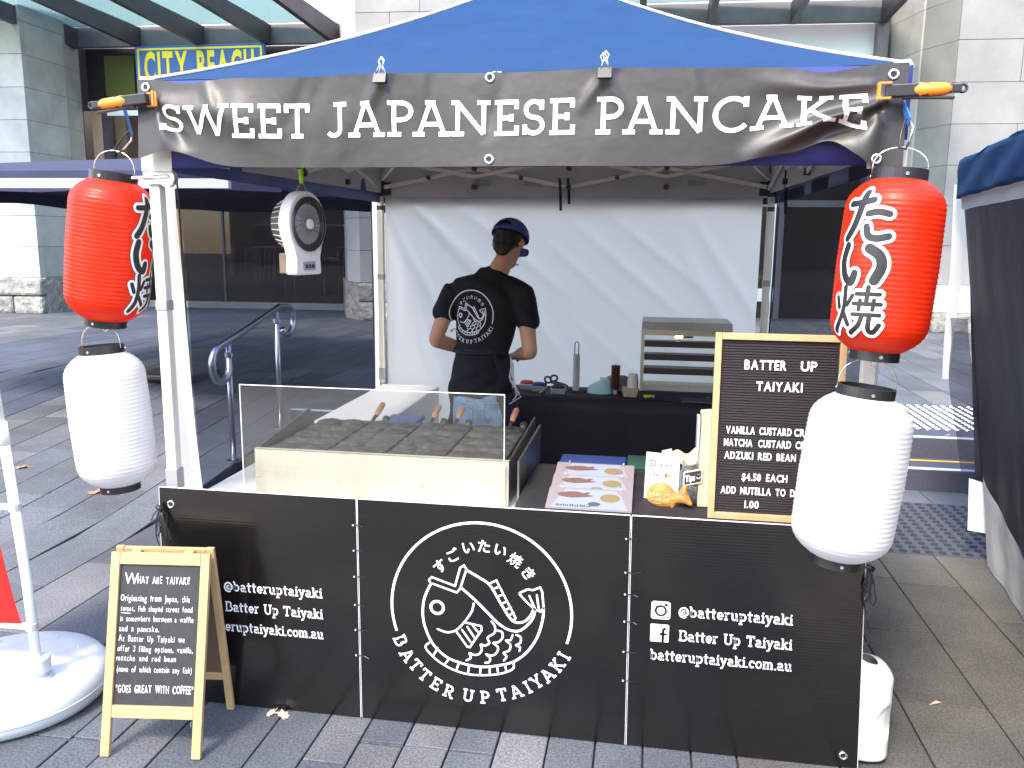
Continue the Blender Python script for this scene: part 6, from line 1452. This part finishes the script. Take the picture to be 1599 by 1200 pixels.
# open hems: cut the closed ends away
def cut(me, co, no):
    b = bmesh.new(); b.from_mesh(me); bmesh.ops.bisect_plane(b, geom=b.verts[:]+b.edges[:]+b.faces[:], plane_co=co, plane_no=no, clear_outer=True); b.to_mesh(me); b.free()
cut(tm, V((.83, 1.66, .872)), V((.02, 0, -1)))
to = place(tm, 't_shirt', 'tee', pr_, tdisp)
deps = bpy.context.evaluated_depsgraph_get()
bv = BVHTree.FromPolygons([v.co+V(pr_.location) for v in tm.vertices], [tuple(p.vertices) for p in tm.polygons])
def on_tee(a, b):
    p = V((a, 1.2, b)); h = bv.ray_cast(p, V((0, 1, 0)))
    return V((a, (h[0].y if h[0] else 1.57)-.0025, b))
k = .42
put(merge(([(p[0]*k*.92+.790, p[1]*k+1.305) for p in logo_shapes(t=.012)[0]], logo_shapes(t=.012)[1])), on_tee, 'shirt_print', 'white_ink', to, refine=.02)
# apron wrapped from the waist, open at the back
ap = [[(V((.832, 1.668, 1.125)), .144, .106), (V((.832, 1.668, 1.07)), .150, .112), (V((.835, 1.672, .90)), .184, .134), (V((.840, 1.676, .66)), .200, .150)]]
am = blob(ap, .009, 3)
cut(am, V((.83, 1.66, .69)), V((0, 0, -1))); cut(am, V((.83, 1.66, 1.13)), V((0, 0, 1)))
b = bmesh.new(); b.from_mesh(am)
bmesh.ops.delete(b, geom=[v for v in b.verts if v.co.y < 1.67 and (v.co.x < .905+(1.13-v.co.z)*.13) and not (v.co.z > 1.112 and v.co.z < 1.13)], context='VERTS'); b.to_mesh(am); b.free()
ao = place(am, 'apron', 'apron', pr_, lambda c: c+V((.010*math.sin(c.z*26), -.008*math.sin(c.x*60+c.z*9), 0)))
q = MB(); q.tube([(.692+.0, 1.60, 1.115), (.76, 1.562, 1.112), (.83, 1.553, 1.11), (.90, 1.562, 1.112), (.975, 1.60, 1.115)], .007, 8); q.build('waist_tie', 'apron', ao, smooth=True)
q = MB()
for k in range(5): q.tube([(1.0+.004*k, 1.585, 1.10-.01*k), (1.005+.012*math.sin(k*2), 1.575, 1.03-.02*k), (1.02+.01*k, 1.57, .97-.02*k), (1.015+.02*math.sin(k), 1.568, .93-.02*k)], .0028, 6)
q.build('loose_strings', 'fan_white', ao, smooth=True)
jn = [[(V((.835, 1.668, .93)), .140, .100), (V((.838, 1.662, .84)), .162, .122), (V((.84, 1.665, .78)), .160, .120)],
      [(V((.765, 1.665, .80)), .088, .108), (V((.757, 1.672, .50)), .072, .076), (V((.755, 1.672, .12)), .060, .062)], [(V((.920, 1.665, .80)), .088, .108), (V((.940, 1.678, .50)), .072, .076), (V((.945, 1.68, .12)), .060, .062)]]
jo = place(blob(jn, .008, 3), 'jeans', 'denim', pr_, lambda c: c+V((0, .004*math.sin(c.z*60+c.x*30), 0)))
jb = BVHTree.FromPolygons([v.co+V(pr_.location) for v in jo.data.vertices], [tuple(p.vertices) for p in jo.data.polygons])
def on_jean(a, b):
    h = jb.ray_cast(V((a, 1.2, b)), V((0, 1, 0))); return V((a, (h[0].y if h[0] else 1.55)-.0035, b))
for cx_ in (.755, .925):
    P = [(cx_-.055, .845), (cx_+.055, .838), (cx_+.050, .745), (cx_, .715), (cx_-.050, .750), (cx_-.055, .845)]
    put(merge(ribbon(P, .004), ribbon([(cx_-.052, .830), (cx_+.052, .824)], .003)), on_jean, 'pocket_stitching', 'grey_pl', jo, refine=.02)
for x in (.755, .945):
    q = MB(); q.hexa([(x-.045, 1.60, .002), (x+.045, 1.60, .002), (x+.048, 1.90, .002), (x-.048, 1.90, .002)], [(x-.036, 1.61, .09), (x+.036, 1.61, .09), (x+.034, 1.86, .05), (x-.034, 1.86, .05)]); q.build('shoe', 'shoe', pr_, bevel=.02)

# trees of the mall behind the camera: they dapple the light and show in the reflections
def tree(x, y, hgt, rad, seed, label):
    rr = random.Random(seed); t = thing('plane_tree', label, 'tree', (x, y, 0), 'trees on the camera side of the mall')
    q = MB(); q.tube([(x, y, 0), (x+.1, y, hgt*.35), (x, y+.1, hgt*.6)], [.20, .15, .10], 12)
    for k in range(9):
        a = k*.698+rr.uniform(-.3, .3); q.tube([(x+.05, y, hgt*(.32+.03*k)), (x+math.cos(a)*rad*.45, y+math.sin(a)*rad*.45, hgt*(.50+.04*k)), (x+math.cos(a)*rad*.85, y+math.sin(a)*rad*.85, hgt*(.58+.045*k))], [.07, .045, .02], 7)
    q.build('trunk', 'bark', t, smooth=True)
    q = MB()
    cl = [(V((x, y, hgt*.72))+V((rr.gauss(0, .42)*rad, rr.gauss(0, .42)*rad, rr.gauss(0, .13)*hgt)), rr.uniform(.25, .5)*rad*.6) for _ in range(46)]
    for c, r_ in cl:
        for _ in range(150):
            d = V((rr.gauss(0, 1), rr.gauss(0, 1), rr.gauss(0, .7))).normalized()*r_*rr.uniform(.5, 1.05); p = c+d; n = V((rr.gauss(0, 1), rr.gauss(0, 1), rr.gauss(0, 1))).normalized(); a = n.orthogonal().normalized()*rr.uniform(.05, .09); bb_ = n.cross(a).normalized()*rr.uniform(.05, .09)
            q.add([p-a, p-bb_*.8, p+a, p+bb_*.8], [(0, 1, 2, 3)])
    q.build('crown', 'foliage', t, fix=False)
tree(6.5, -13, 8.5, 2.6, 5, 'leafy street tree across the mall, mirrored in the banner and panels')
tree(-1.3, -7.9, 8.6, 2.3, 9, 'leafy street tree behind the viewer dappling the paving before the stall')
